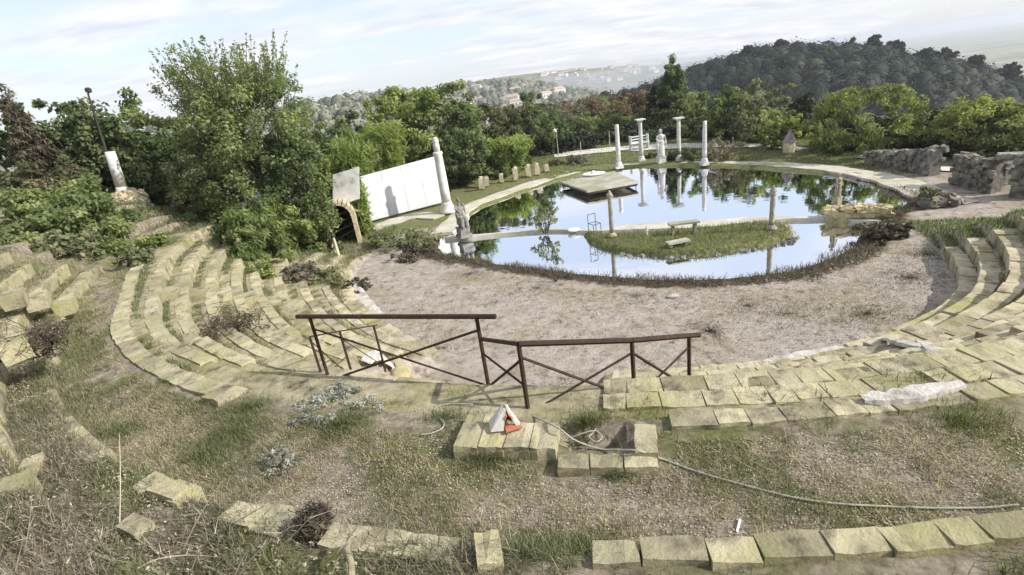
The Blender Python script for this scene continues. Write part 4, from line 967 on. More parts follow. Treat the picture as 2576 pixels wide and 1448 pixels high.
# ------------------------------------------------------------------ foliage
def leaves(cent, size, rng, aspect=1.7, tint=None, up=.25, out=None, droop=0.):
    """one small folded leaf (a rhombus) at each centre"""
    n = len(cent)
    nrm = rng.normal(size=(n, 3)); nrm[:, 2] = np.abs(nrm[:, 2])+up
    if out is not None: nrm += out*1.1
    nrm /= np.linalg.norm(nrm, axis=1)[:, None]
    a = rng.normal(size=(n, 3)); a[:, 2] -= droop
    a -= (a*nrm).sum(1)[:, None]*nrm; a /= np.linalg.norm(a, axis=1)[:, None]+1e-9
    b = np.cross(nrm, a); s = size*rng.uniform(.6, 1.35, n)
    a = a*(s*.5*aspect**.5)[:, None]; b = b*(s*.5/aspect**.5)[:, None]
    V = np.stack([cent-a, cent+b-a*.1, cent+a, cent-b-a*.1], 1).reshape(-1, 3)
    F = np.arange(n*4).reshape(-1, 4)
    if tint is None: tint = rng.random(n)
    return V, F, np.clip(tint, 0, 1)
def crown_points(rng, rx, ry, h, z0, clumps, per, cs=.24, hollow=.55, lump=.25, taper=0.):
    """leaf centres gathered in clumps inside an uneven ovoid; returns points, outward dirs, tints"""
    u = rng.normal(size=(clumps, 3)); u /= np.linalg.norm(u, axis=1)[:, None]
    
    lob = 1+lump*(np.sin(u[:, 0]*5+rng.random()*6)*np.sin(u[:, 1]*4+rng.random()*6)+.5*np.sin(u[:, 2]*7+rng.random()*6))
    rad = (hollow+(1-hollow)*rng.random(clumps)**.5)*lob
    C = u*rad[:, None]; tz = (C[:, 2]+1)/2; w_ = 1-taper*np.clip(tz, 0, 1)
    C = np.column_stack([C[:, 0]*rx*w_, C[:, 1]*ry*w_, z0+h/2+C[:, 2]*h/2])
    mr_ = (rx+ry+h/2)/3
    cr_ = cs*mr_*rng.uniform(.55, 1.25, clumps); ct = rng.random(clumps)
    idx = np.repeat(np.arange(clumps), per)
    v = rng.normal(size=(len(idx), 3)); v /= np.linalg.norm(v, axis=1)[:, None]
    v[:, 2] *= .75
    P = C[idx]+v*(cr_[idx]*rng.uniform(.35, 1.05, len(idx)))[:, None]
    return P, v, .62*ct[idx]+.38*rng.random(len(idx)), C
def twigs(mb, base, tips, r0, rng, n=4, bend=.12):
    base = np.array(base, float)
    for t in tips:
        t = np.array(t, float); L_ = np.linalg.norm(t-base); mid = [base+(t-base)*f+rng.normal(size=3)*bend*L_*.25+np.array([0, 0, .1*L_*math.sin(f*math.pi)]) for f in (.35, .7)]
        mb.tube([base, mid[0], mid[1], t], [r0, r0*.6, r0*.32, r0*.1], n, cap=False)
def tree(name, label, cat, px, ptop, pbot, pw, dist, zb, lm, leaf=.16, dens=2.2, cs=.24, seed=1, trunk=.3, group=None, taper=0., lump=.25, hollow=.5, aspect=1.7, droop=0., fly=0., low=.12, deep=1., sprig=0, ncl=0):
    rng = np.random.default_rng(seed)
    c = at_dist(px, (ptop+pbot)/2, dist); x, y = c[0], c[1]
    zt = top_z(x, y, ptop); H = zt-zb; slant = math.hypot(dist, EYE-(zt+zb)/2)
    rx = pw*slant/FOC/2; z0 = H*low; h = H-z0
    area = math.pi*rx*h/2*1.0; n = int(dens*area*2.4/(leaf*leaf*.5)); n = min(int(n*3.), 15000); cs *= .66
    clumps = ncl or max(70, int(70/(cs/.2)**2)); cs *= 1.35; per = max(20, n//clumps)
    P, out, tint, C = crown_points(rng, rx, rx*deep, h, z0, clumps, per, cs, hollow, lump, taper)
    kk_ = P[:, 2] > .02; P = P[kk_]
    e = empty(name, (x, y, zb), 0, label, cat, group)
    tint = tint[kk_]; out = out[kk_]; SP = []
    for i in range(sprig):
        a = rng.random()*6.28; q = np.array([math.cos(a)*rx*.75*rng.random()**.7, math.sin(a)*rx*.75*rng.random()**.7, z0+h*.68]); t = q+[math.cos(a)*.4*rx*rng.random(), math.sin(a)*.4*rx*rng.random(), h*.12+h*.22*rng.random()]
        md_ = (q+t)/2+rng.normal(size=3)*.10; SP.append((q, md_, t)); u_ = rng.random(46)[:, None]**.8
        pp = (1-u_)**2*q+2*u_*(1-u_)*md_+u_*u_*t+rng.normal(size=(46, 3))*.13*(1.15-u_); P = np.concatenate([P, pp]); tint = np.concatenate([tint, .3+.5*rng.random(46)]); out = np.concatenate([out, rng.normal(size=(46, 3))*.5])
    V, F, tt = leaves(P, leaf*.8, rng, aspect, tint, out=out*1.0, droop=droop)
    o = mesh_np('crown', V, F, LM[lm], e, attrs={'tint': ('FACE', 'FLOAT', tt)})
    mb = MB(); fork = (0, 0, z0+h*.25)
    mb.tube([(0, 0, -.4), (rng.normal()*.05, rng.normal()*.05, fork[2]*.5), fork], [trunk*.5, trunk*.4, trunk*.33], 7)
    tips = C[rng.choice(len(C), min(len(C), 16), replace=False)]
    twigs(mb, fork, tips, trunk*.22, rng)
    for q, md_, t in SP: mb.tube([q, md_, t], [trunk*.05, trunk*.03, trunk*.01], 3, cap=False)
    mb.build('trunk', M['bark'], e)
    return e
def shrub(name, label, cat, px, py, zb, w_, h, lm, leaf=.09, n=3500, seed=1, group=None, dist=None, aspect=1.8, dens=1., droop=0., deep=1., cs=.3, dry=False, clumps=40):
    rng = np.random.default_rng(seed)
    if dist: c = at_dist(px, py, dist); loc = (c[0], c[1], zb)
    else: c = at(px, py, zb); loc = tuple(c)
    e = empty(name, loc, rng.random()*6.28 if deep == 1 else 0, label, cat, group)
    P, out, tint, C = crown_points(rng, w_/2, w_/2*deep, h, -.05, clumps, max(10, n//clumps), cs, .3, .3)
    V, F, tt = leaves(P, leaf, rng, aspect, tint, out=out*.8, droop=droop)
    mesh_np('foliage', V, F, LM[lm], e, attrs={'tint': ('FACE', 'FLOAT', tt)})
    mb = MB(); tips = C[:12]
    for t in tips: mb.tube([(t[0]*.15, t[1]*.15, -.1), (t[0]*.6, t[1]*.6, t[2]*.6), t], [.02, .012, .005], 3, cap=False)
    mb.build('stem', M['twig_dark' if not dry else 'twig'], e)
    return e
def bamboo(label, px, pbot, ptop, dist, zb, width, lm='bamboo', n=46, seed=3, leafn=120, leaf=.22, group=None, name='bamboo'):
    rng = np.random.default_rng(seed); c = at_dist(px, pbot, dist); x, y = c[0], c[1]; H = top_z(x, y, ptop)-zb
    e = empty(name, (x, y, zb), 0, label, 'bamboo', group); mb = MB(); Ps = []; Ts = []
    for i in range(n):
        a = rng.random()*6.28; r = width/2*rng.random()**.6; b = np.array([math.cos(a)*r*.6, math.sin(a)*r*.6, 0]); hh = H*rng.uniform(.6, 1.02)
        ln = np.array([math.cos(a), math.sin(a), 0])*width*.28*rng.uniform(.2, 1.2)
        pts = [b+ln*(t**2.2)+[0, 0, hh*(t-.08*t**4)] for t in np.linspace(0, 1, 6)]
        mb.tube(pts, [.022, .02, .017, .013, .009, .004], 4, cap=False)
        t = rng.uniform(.15, 1, leafn); q = b+ln*(t**2.2)[:, None]; q[:, 2] += hh*(t-.08*t**4); q += rng.normal(size=(leafn, 3))*np.array([.2, .2, .12])*(1.1-.5*t)[:, None]
        Ps.append(q); Ts.append(np.full(leafn, rng.random())*.5+rng.random(leafn)*.5)
    P = np.concatenate(Ps); V, F, tt = leaves(P, leaf, rng, 5.5, np.concatenate(Ts), droop=1.2)
    mesh_np('foliage', V, F, LM[lm], e, attrs={'tint': ('FACE', 'FLOAT', tt)}); mb.build('culm', M['bark'], e)
    return e

# left group, in front of the sky
tree('tree', 'tall dark tree at the left picture edge behind the brownish drooping one', 'tree', 20, 248, 560, 150, 29, 1.2, 'dark', leaf=.2, seed=2, lump=.22, cs=.2, dens=1.5)
tree('drooping_tree', 'brownish drooping conifer at far left with hanging dark sprays', 'tree', 92, 250, 560, 110, 27, 1.2, 'sedge', leaf=.13, seed=3, taper=.7, droop=2.5, aspect=3.5, cs=.16, dens=1.6)
tree('tree', 'dark broad-leaved tree between the drooping conifer and the lamp pole', 'tree', 205, 240, 560, 135, 28, .8, 'dark', leaf=.2, seed=4, lump=.22, cs=.19, dens=1.5, hollow=.3)
tree('tree', 'rounded dark autumn tree just right of the lamp pole', 'tree', 358, 228, 600, 175, 28, .5, 'mid', leaf=.19, seed=5, lump=.22, cs=.19, dens=1.8, hollow=.3)
tree('tree', 'lower brownish tree behind the white leaning column', 'tree', 300, 330, 600, 200, 30, .2, 'autumn', leaf=.19, seed=6, lump=.4, cs=.2)
tree('tree', 'shaded dark tree filling the gap left of the tallest tree', 'tree', 470, 330, 640, 170, 28, 0, 'dark', leaf=.17, seed=8, cs=.2)
# the tallest tree, feathery crown over ivy-clad lower storey
tree('tall_tree', 'tallest tree of the picture with an airy feathery top left of the arch', 'tree', 628, 112, 640, 285, 22.5, .2, 'mid', leaf=.10, seed=9, lump=.25, cs=.17, dens=1.0, hollow=.25, sprig=190, low=.2, trunk=.35)
tree('tree', 'dense dark tree forming the body below the tallest feathery crown', 'tree', 675, 235, 650, 280, 21.5, .2, 'mid', leaf=.13, seed=10, lump=.35, cs=.2, dens=1.5, low=.05)
tree('tree', 'grey-green willow-like tree on the left flank of the tallest tree', 'tree', 545, 215, 520, 190, 23.5, 1.5, 'olive', leaf=.14, seed=12, lump=.4, cs=.17, dens=1.0, hollow=.2)
tree('ivy_tree', 'ivy covered dark tree right above the arch and white board', 'tree', 748, 290, 640, 130, 21, .1, 'dark', leaf=.12, seed=13, cs=.2, low=.02)
shrub('ivy_curtain', 'dark green ivy curtain hanging left of the brick arch', 'ivy', 742, 560, 0, 1.4, 3.0, 'dark', leaf=.11, n=9000, seed=14, dist=20.6, aspect=1.4)
shrub('fern_bush', 'bright yellow-green ferny bush at the foot of the tall tree', 'bush', 620, 600, 0.5, 2.7, 2.4, 'bright', leaf=.12, n=11000, seed=15, dist=18.9, aspect=4, droop=1.5, clumps=130, cs=.2)
shrub('laurel_bush', 'light green leafy bush left of the ivy beside the arch', 'bush', 700, 540, 0.1, 2.3, 2.6, 'yellowgreen', leaf=.12, n=9000, seed=16, dist=19.8, aspect=2)
# airy upright twigs of the tallest tree
bamboo('bright green bamboo stand behind the white board', 900, 440, 325, 30, 0, 3.2, seed=17, n=64)
bamboo('tall bright bamboo clump behind the left end of the white screen', 975, 430, 285, 31, 0, 2.6, seed=18, n=70)
bamboo('feathery bamboo spilling between the white board and the screen', 912, 560, 430, 24.0, 0, .9, seed=19, n=16, leafn=90)
bamboo('bright green bamboo thicket by the rear left path', 1278, 445, 335, 34.5, 0, 3.6, seed=20, n=84, leafn=110)
tree('tree', 'yellow-green tree with the highest crown between bamboo and tall column', 'tree', 1020, 196, 470, 190, 34, -.3, 'yellowgreen', leaf=.22, seed=21, lump=.22, cs=.2, dens=1.8)
tree('tree', 'mid green tree right of the yellow-green crown behind the tall column', 'tree', 1125, 215, 480, 200, 35, -.3, 'mid', leaf=.22, seed=22, lump=.22, cs=.2)
tree('tree', 'dark olive tree behind the bright bamboo thicket', 'tree', 1215, 262, 450, 180, 38, -.5, 'autumn', leaf=.22, seed=23, lump=.4, cs=.2)
tree('tree', 'dark low tree behind the white board and bamboo', 'tree', 870, 285, 480, 170, 34, -.5, 'mid', leaf=.2, seed=24, lump=.3, cs=.22)
tree('tree', 'shaded tree just right of the tall white column', 'tree', 1165, 330, 480, 130, 32, 0, 'dark', leaf=.18, seed=25, cs=.2, low=.02)
tree('tree', 'dark green tree left of the lamp post on the road', 'tree', 1330, 255, 430, 130, 41, -.8, 'dark', leaf=.22, seed=26, lump=.4, cs=.2)
tree('tree', 'low dark tree at the left end of the road behind the small lamp', 'tree', 1385, 300, 410, 110, 44, -1, 'dark', leaf=.22, seed=27)
tree('tree', 'bluish green broad tree behind the road left of the first column', 'tree', 1470, 285, 400, 160, 48, -1.5, 'dark', leaf=.25, seed=28)
tree('tree', 'rusty brown tree behind the leftmost column', 'tree', 1530, 250, 390, 150, 56, -2.5, 'rust', leaf=.28, seed=29, lump=.4)
tree('tree', 'second rusty brown tree behind the capital columns', 'tree', 1608, 245, 380, 120, 58, -2.5, 'rust', leaf=.28, seed=30, lump=.4)
tree('tree', 'dark tree behind the white statue and garden seat', 'tree', 1620, 285, 385, 150, 48, -1, 'dark', leaf=.24, seed=31)
tree('tall_conifer', 'tall dark pointed tree right of centre breaking the skyline', 'tree', 1692, 158, 385, 95, 46, -1, 'dark', leaf=.22, seed=32, taper=.65, lump=.3, cs=.17, dens=2.2, low=.02)
tree('tree', 'narrow dark tree at the left shoulder of the tall pointed one', 'tree', 1652, 215, 385, 70, 47, -1, 'forest', leaf=.22, seed=33, taper=.5)
tree('tree', 'slim light green tree behind the right capital column', 'tree', 1745, 270, 390, 70, 41, -.5, 'olive', leaf=.2, seed=34, taper=.4)
tree('tree', 'mid green leafy tree behind the rightmost white column', 'tree', 1825, 225, 385, 130, 38, -.3, 'mid', leaf=.22, seed=35, lump=.4)
tree('tree', 'olive green tree right of the leafy one with yellowing edge', 'tree', 1905, 225, 385, 120, 36.5, -.3, 'olive', leaf=.22, seed=36, lump=.4)
tree('tree', 'small yellowing tree behind the pointed kiosk', 'tree', 1950, 285, 390, 90, 33.5, -.1, 'yellowgreen', leaf=.18, seed=37, lump=.4)
tree('tree', 'grey-green round tree right above the pointed kiosk', 'tree', 2025, 245, 390, 90, 36.5, -.2, 'shade', leaf=.2, seed=38)
tree('willow', 'big round bright-edged green willow right of the kiosk', 'tree', 2175, 216, 392, 200, 31.5, -.05, 'willow', leaf=.15, seed=39, droop=2, aspect=3, cs=.2, dens=3.4, lump=.06, low=-.02, hollow=.8, ncl=170)
tree('tree', 'dark tree between the round willow and the yellow tree', 'tree', 2330, 275, 400, 120, 34, -.3, 'shade', leaf=.2, seed=40)
tree('yellow_tree', 'round yellow-green tree at the right behind the ruined walls', 'tree', 2472, 248, 395, 165, 30.5, -.1, 'yellow', leaf=.14, seed=41, cs=.2, dens=3.2, lump=.08, low=.0, hollow=.75, ncl=150)
tree('tree', 'dark tree cut by the right picture edge', 'tree', 2570, 300, 420, 120, 29, -.2, 'dark', leaf=.18, seed=42)
tree('tree', 'low dark tree below the yellow tree behind the wall gap', 'tree', 2385, 335, 410, 80, 29.5, -.1, 'shade', leaf=.16, seed=43)

# shrubs along the left bank
bank = [(40, 520, 2.2, 3.4, 2.6, 'mid', 24, 'large dark shrub at the left edge of the bank'), (140, 560, 2.0, 3.2, 2.5, 'yellowgreen', 22, 'leafy green shrub on the bank below the drooping conifer'),
 (20, 600, 2.5, 2.6, 1.5, 'autumn', 20, 'brown tinged shrub low at the left edge'), (95, 620, 2.4, 2.6, 1.6, 'mid', 19, 'green shrub above the far left steps'), (200, 610, 2.3, 2.6, 1.9, 'mid', 19.5, 'dark shrub above the far left steps beside the brown one'),
 (195, 520, 2.3, 2.4, 2.2, 'mid', 21, 'fresh green shrub left of the stone pile'), (270, 635, 2.2, 1.6, .8, 'yellowgreen', 18.4, 'yellow-green leafy shrub below the stone pile'), (170, 645, 2.6, 1.6, 1.0, 'olive', 17.8, 'olive scrub at the head of the far left steps'),
 (455, 470, 1.6, 2.4, 1.8, 'autumn', 26, 'russet shrub right of the leaning column'), (505, 500, 1.2, 2.2, 1.9, 'dark', 24, 'dark shrub on the shaded side of the bank'), (560, 590, .8, 1.2, .8, 'mid', 20, 'dark bush at the foot of the bank slope'),
 (380, 610, 2.3, 1.0, .5, 'yellowgreen', 18.5, 'small bright weed clump under the stone pile'), (110, 470, 2.0, 3.0, 3.0, 'autumn', 24.5, 'tall russet shrub behind the green ones at far left'), (335, 640, 2.35, .9, .5, 'olive', 16.6, 'low olive tuft at the top of the tenth row'),
 (790, 655, .3, 1.6, .7, 'olive', 16.5, 'weedy clump at the upper ends of the lowest steps'), (730, 640, .7, 1.2, .6, 'brown', 16.5, 'brown dead weeds above the middle steps of the left wing'), (640, 640, 1.0, 1.0, .5, 'yellowgreen', 16.7, 'small green clump under the ferny bush'),
 (985, 590, .0, 2.0, .7, 'olive', 20.5, 'dull green reeds between arch and pond corner'), (1060, 600, .0, 1.6, .6, 'olive', 20.0, 'dull reeds at the left corner of the pond'), (950, 590, .0, .9, .6, 'mid', 21.5, 'green weeds at the right foot of the arch'), (1035, 625, -.02, 1.4, .4, 'sedge', 18.6, 'dark sedge on the sand near the pond corner'),
 (880, 690, .0, 1.1, .35, 'sedge', 16.2, 'dark tuft beside the flat boulder')]
for i, (px, py, zb, w_, h, lm, ds, lb) in enumerate(bank):
    shrub('shrub' if h > .9 else 'weed_clump', lb, 'bush' if h > .9 else 'weeds', px, py, zb, w_, h, lm, leaf=.12 if h > .9 else .08, n=int(1500*w_*h) if h > .9 else 1500, seed=50+i, dist=ds)
# shrubs round the pond
for i, (px, py, w_, h, lm, lb) in enumerate([(1372, 582, 1.0, 1.15, 'olive', 'thin leafy shrub growing from the kerb left of the island'), (1740, 402, 1.5, .9, 'dark', 'dark low bush between the two right columns'), (1815, 404, 2.0, 1.2, 'brown', 'pale flowering bush right of the rightmost column'),
   (1455, 415, 1.6, .7, 'brown', 'bare brown shrub at the rear left end of the path'), (1400, 420, 1.0, .5, 'autumn', 'small brown bush near the stone stubs'), (1690, 404, .8, .5, 'sedge', 'small dark tuft right of the white statue'), (1640, 400, .7, .4, 'sedge', 'small dark tuft left of the white statue'),
   (2345, 512, .8, .6, 'olive', 'scrubby bush on the rubble heap at the right end of the pond'), (1175, 445, 1.8, .9, 'dark', 'dark bush behind the tall white column'), (2215, 590, 1.3, .35, 'sedge', 'dark dry bush at the right tip of the front basin'), (1260, 450, 1.5, .7, 'dark', 'dark bush around the stone stubs'), (1120, 450, 2.4, 1.6, 'mid', 'green bush between the screen and the bright bamboo')]):
    shrub('bush', lb, 'bush', px, py, .05, w_, h, lm, leaf=.1, n=1400 if px != 1372 else 420, seed=90+i)
for i, (px, py, h, lm, lb) in enumerate([(1990, 240, 2.6, 'dark', 'x')]): pass
HL1 = ['at the small lamp post', 'right of the small lamp post', 'at the first grey fence post', 'left of the leftmost column', 'behind the leftmost column', 'left of the garden seat', 'behind the left capital column', 'behind the white statue', 'left of the right capital column', 'behind the right capital column', 'behind the rightmost column', 'behind the pale flowering bush', 'at the right end of the road', 'left of the pointed kiosk', 'behind the pointed kiosk']
HL2 = ['right of the round willow foot', 'at the low left end of the walls', 'behind the first ruined wall', 'behind the squared wall end', 'behind the gap between the walls', 'at the foot of the yellow tree', 'behind the second ruined wall', 'behind the bright gateway', 'behind the rightmost pier']
HL3 = ['farthest left above the ivy', 'above the white board', 'between board and screen', 'above the left part of the screen', 'above the middle of the screen', 'above the right end of the screen', 'behind the tall column', 'right of the tall column']
# hedge mass behind the road: individual dark shrubs
for i in range(15):
    px = 1400+i*48; shrub('hedge_shrub', 'dark evergreen shrub behind the white road, '+HL1[i], 'bush', px, 372-(i*1.5), -.6, 4.0, 1.7+.4*math.sin(i*2.3), ['shade', 'forest', 'dark'][i % 3], leaf=.2, n=2600, seed=120+i, dist=43-.5*abs(i-4), group='evergreen shrubs in the row behind the road')
for i in range(9):
    px = 2130+i*56; shrub('hedge_shrub', 'low evergreen shrub, '+HL2[i], 'bush', px, 380, -.5, 3.2, 1.9+.4*math.sin(i*1.7), ['shade', 'forest', 'shade'][i % 3], leaf=.16, n=2400, seed=150+i, dist=33+.6*math.sin(i*2.), group='evergreen shrubs in the row behind the ruined walls')
for i in range(8):
    px = 850+i*62; shrub('hedge_shrub', 'green thicket shrub, '+HL3[i], 'bush', px, 440, -.3, 3.6, 2.4, ['mid', 'dark', 'olive'][i % 3], leaf=.18, n=3200, seed=170+i, dist=36, group='shrubs in the thicket behind the screen')
# white-leaved plant and other weeds on the walkway
shrub('silver_plant', 'large silvery white leaved plant at the head of the walkway', 'plant', 838, 1030, 2.33, .92, .15, 'grey', leaf=.02, n=12000, seed=200, aspect=2.5, cs=.2, clumps=90)
shrub('silver_plant', 'smaller silvery weed on the grass below the big silvery plant', 'plant', 705, 1170, 2.29, .34, .2, 'grey', leaf=.022, n=900, seed=201, aspect=3, dry=True)
for i, (px, py, z, w_, h, lm, lb) in enumerate([(575, 835, 1.75, 1.5, .5, 'sedge', 'wide tangle of dark brushwood lying on the left steps'), (95, 880, 3.0, 1.0, .45, 'sedge', 'dark brushwood heap at the far left below the upper steps'), (790, 1325, 2.6, .26, .2, 'sedge', 'small round dark brush ball at lower left of centre')]):
    e = shrub('brush_pile', lb, 'brushwood', px, py, z, w_, h*.7, lm, leaf=.05, n=700, seed=210+i, aspect=4)
    rng = np.random.default_rng(i); mb = MB()
    for j in range(120):
        c = rng.normal(size=3)*[w_*.22, w_*.18, h*.22]+[0, 0, h*.35]; d = rng.normal(size=3)*[1, 1, .35]; d *= w_*rng.uniform(.12, .3)/np.linalg.norm(d)
        mb.tube([c-d, c+rng.normal(size=3)*.03, c+d], [.005, .004, .002], 3, cap=False)
    mb.build('twig', M['twig_dark'], e)
# lying twig bundle on the sand behind the last post
def drytwigs(label, px, py, z, n, r, mat='twig_dark', name='dead_branch', up=.15, seed=1, th=.006):
    b = at(px, py, z); rng = np.random.default_rng(seed); mb = MB()
    for j in range(n):
        a = rng.random()*6.28; d = np.array([math.cos(a), math.sin(a), up*rng.random()*2])*r*rng.uniform(.4, 1); p1 = d*.5+rng.normal(size=3)*r*.08
        mb.tube([rng.normal(size=3)*.02*[1, 1, 0], p1, d+rng.normal(size=3)*r*.1*[1, 1, .3]], [th, th*.8, th*.3], 3, cap=False)
    o = mb.build(name, M[mat], loc=b); return tag(o, label, 'branch')
drytwigs('spread of dark dry twigs lying on the sand beyond the last railing post', 1790, 832, .03, 40, .7, seed=2, th=.005, up=.04)
drytwigs('dead leaning branch at the front edge of the pond left of centre', 1400, 708, .02, 12, .5, 'sedge_w' if False else 'twig_dark', seed=3, up=.8, th=.01)
# tall pale stalks in the lower left
STL = ['standing straightest and tallest in the left brambles', 'leaning right above the moss covered block', 'lying flat left of the half buried block', 'rising beside the small brush ball', 'slanting at the left picture edge', 'upright just right of the left edge stalk', 'bending over the moss covered yellow block', 'lying low along the bottom left', 'leaning right of the mossy stem', 'long and slanting left of the mossy stem', 'behind the thin light slab', 'forked outside the pale end block', 'short, beside the pale end block', 'rising from the bottom edge at left', 'rising from the bottom edge below the moss covered block', 'close against the mossy stem']
STK = [((300, 1345), (305, 1205), (300, 1090)), ((460, 1385), (500, 1290), (560, 1210)), ((330, 1350), (390, 1400), (460, 1430)), ((690, 1390), (760, 1330), (790, 1290)), ((10, 1370), (40, 1310), (62, 1280)), ((60, 1400), (75, 1330), (80, 1250)), ((430, 1340), (470, 1270), (545, 1235)), ((350, 1440), (420, 1400), (560, 1415)), ((835, 1445), (860, 1360), (930, 1290)), ((600, 1450), (640, 1380), (742, 1320)), ((560, 1330), (640, 1290), (700, 1250)), ((1235, 1370), (1280, 1310), (1300, 1280)), ((1265, 1385), (1300, 1340), (1310, 1320)), ((200, 1440), (260, 1350), (290, 1300)), ((480, 1440), (500, 1370), (560, 1330)), ((880, 1448), (890, 1400), (880, 1330))]
for i, P in enumerate(STK):
    a = land(*P[0], 2.8); hs = (0, .28, .5)
    pts = [a]+[at(P[j][0], P[j][1], a[2]+hs[j]) for j in (1, 2)]
    if i in (2, 7): pts = [a+[0, 0, .03], land(*P[1], 2.8)+[0, 0, .06], land(*P[2], 2.8)+[0, 0, .05]]
    mb = MB(); p0, p1, p2 = [np.array(q) for q in pts]; cu = [(1-t)**2*p0+2*t*(1-t)*p1+t*t*p2 for t in np.linspace(0, 1, 7)]
    mb.tube(cu, list(np.linspace(.0055, .0018, 7)), 4, cap=False)
    rng = np.random.default_rng(i)
    for j in range(4):
        q = cu[2+j % 4]; mb.tube([q, q+rng.normal(size=3)*.05+[0, 0, .05]], [.0025, .0008], 3, cap=False)
    tag(mb.build('dry_stalk', M['twig_pale']), 'thin pale dead stalk '+STL[i], 'stalk', 'dead stalks in the lower left brambles')
# mossy green trailing stem at bottom
mb = MB(); pts = [at(x, y, z) for x, y, z in ((885, 1450, 2.9), (884, 1420, 2.85), (872, 1385, 2.8), (880, 1350, 2.75))]; mb.tube(pts, [.02, .022, .02, .015], 6)
tag(mb.build('mossy_stem', M['tufa'], smooth=True), 'yellow-green mossy stem climbing over the row at the bottom edge', 'stem')

# ------------------------------------------------------------------ ground cover (uncountable)
def blades(name, P, h, w_, lm, seed, lean=.5, label=None, cat=None):
    rng = np.random.default_rng(seed); n = len(P); a = rng.random(n)*6.283; hh = h*rng.uniform(.45, 1.3, n)
    wv = np.stack([np.cos(a), np.sin(a), np.zeros(n)], 1)*(w_*rng.uniform(.6, 1.3, n))[:, None]
    ln = np.stack([-np.sin(a), np.cos(a), np.zeros(n)], 1)*(hh*lean*rng.normal(size=n))[:, None]+rng.normal(size=(n, 3))*[1, 1, 0]*(hh*.25)[:, None]
    mid = P+ln*.35+[0, 0, 1]*(hh*.6)[:, None]; tip = P+ln+[0, 0, 1]*hh[:, None]
    V = np.stack([P-wv*.8-[0, 0, .01], P+wv*.8-[0, 0, .01], tip+wv*.35, tip-wv*.35], 1).reshape(-1, 3); base = np.arange(n)[:, None]*4
    F = base+np.array([[0, 1, 2, 3]])
    tt = rng.random(n)
    o = mesh_np(name, V, F, LM[lm], attrs={'tint': ('FACE', 'FLOAT', tt)}); return tag(o, label, cat, kind='stuff')
def scatter(n, rng, th0, th1, fr0, fr1, f=None, bias=1.5, thr=.0):
    th = rng.uniform(D(th0), D(th1), n); u = rng.random(n)
    r = fr0(th)+(fr1(th)-fr0(th))*u
    x = C0[0]+r*np.cos(th); y = C0[1]+r*np.sin(th)
    if f is not None: k = f(x, y, th, r) > rng.random(n); x, y, th, r = x[k], y[k], th[k], r[k]
    return np.column_stack([x, y, zfun(x, y)])
def patch(s, seed, lo=.45, hi=.65):
    def g(x, y, *a):
        v = .5+.25*np.sin(x*s+seed)*np.cos(y*s*1.1+seed*2)+.18*np.sin(x*s*2.3+y*s*1.7+seed)+.12*np.sin(x*s*5.1-y*s*4.3+seed*3)
        return sstep(lo, hi, v)
    return g
R10f = lambda t: Rk(10, t)+.36; R11f = lambda t: Rk(11, t)-.01
rng = np.random.default_rng(77)
offpit = lambda x, y: (sdist(np.column_stack([x, y]), PIT) > .35)
P = scatter(50000, rng, -128, -90, R10f, R11f, patch(2.2, 1., .5, .74)); P = P[offpit(P[:, 0], P[:, 1])]
blades('grass', P, .05, .003, 'grass', 1, label='short green grass patches on the walkway', cat='grass')
P = scatter(30000, rng, -128, -90, R10f, R11f, patch(2.9, 4., .25, .6)); P = P[offpit(P[:, 0], P[:, 1])]
blades('dry_grass', P, .045, .0028, 'straw', 2, lean=1.4, label='flattened straw scattered through the walkway grass', cat='dry grass')
# lush tufts at named places
def tuft(px, py, rad, n, z=2.4):
    c = land(px, py, z); a = rng.random(n)*6.28; r = rad*np.abs(rng.normal(size=n))*.62; x = c[0]+r*np.cos(a); y = c[1]+r*np.sin(a)*.7
    return np.column_stack([x, y, zfun(x, y)])
P = np.concatenate([tuft(*q) for q in ((1240, 1145, .30, 2600), (1200, 1120, .2, 1200), (1560, 1185, .16, 1300), (590, 1090, .5, 2600), (620, 1030, .35, 1500), (510, 1150, .4, 1500), (1335, 1400, .35, 2400), (1450, 1405, .3, 1800), (2420, 1065, .3, 900), (1480, 1100, .3, 900), (860, 1070, .4, 1600), (1120, 1050, .3, 500), (300, 1090, .4, 1300))])
blades('grass', P, .07, .0035, 'grass', 3, lean=.7, label='longer lush grass tufts beside the tufa blocks', cat='grass')
# upper left slopes, overgrown
P = scatter(60000, rng, -162, -124, R10f, lambda t: Rk(14, t)+.5, patch(1.8, 2., .42, .68)); blades('grass', P, .06, .0045, 'grass', 4, lean=.8, label='rank grass over the left walkway and upper steps', cat='grass')
P = scatter(36000, rng, -162, -122, R10f, lambda t: Rk(14, t)+.5, patch(2.6, 5., .3, .6)); blades('dry_grass', P, .05, .0035, 'straw', 5, lean=1.3, label='dry straw over the left walkway and upper steps', cat='dry grass')
P = scatter(30000, rng, -135, -104, lambda t: Rk(11, t)-.05, lambda t: Rk(11, t)+1.5, patch(2.3, 3., .3, .6)); blades('bramble', P, .075, .004, 'brown', 6, lean=1.3, label='dark brambles and dead weeds along the bottom left', cat='brambles')
P = scatter(16000, rng, -135, -104, lambda t: Rk(11, t)-.05, lambda t: Rk(11, t)+1.5, patch(2.9, 8., .3, .6)); blades('grass', P, .08, .0045, 'grass', 7, lean=1., label='green weeds between the brambles at the bottom left', cat='grass')
P = scatter(9000, rng, -105, -88, lambda t: Rk(11, t)+.30, lambda t: Rk(12, t)-.02, patch(2.9, 6., .3, .6)); blades('grass', P, .05, .004, 'grass', 8, lean=1., label='grass strip below the broad yellow block row', cat='grass')
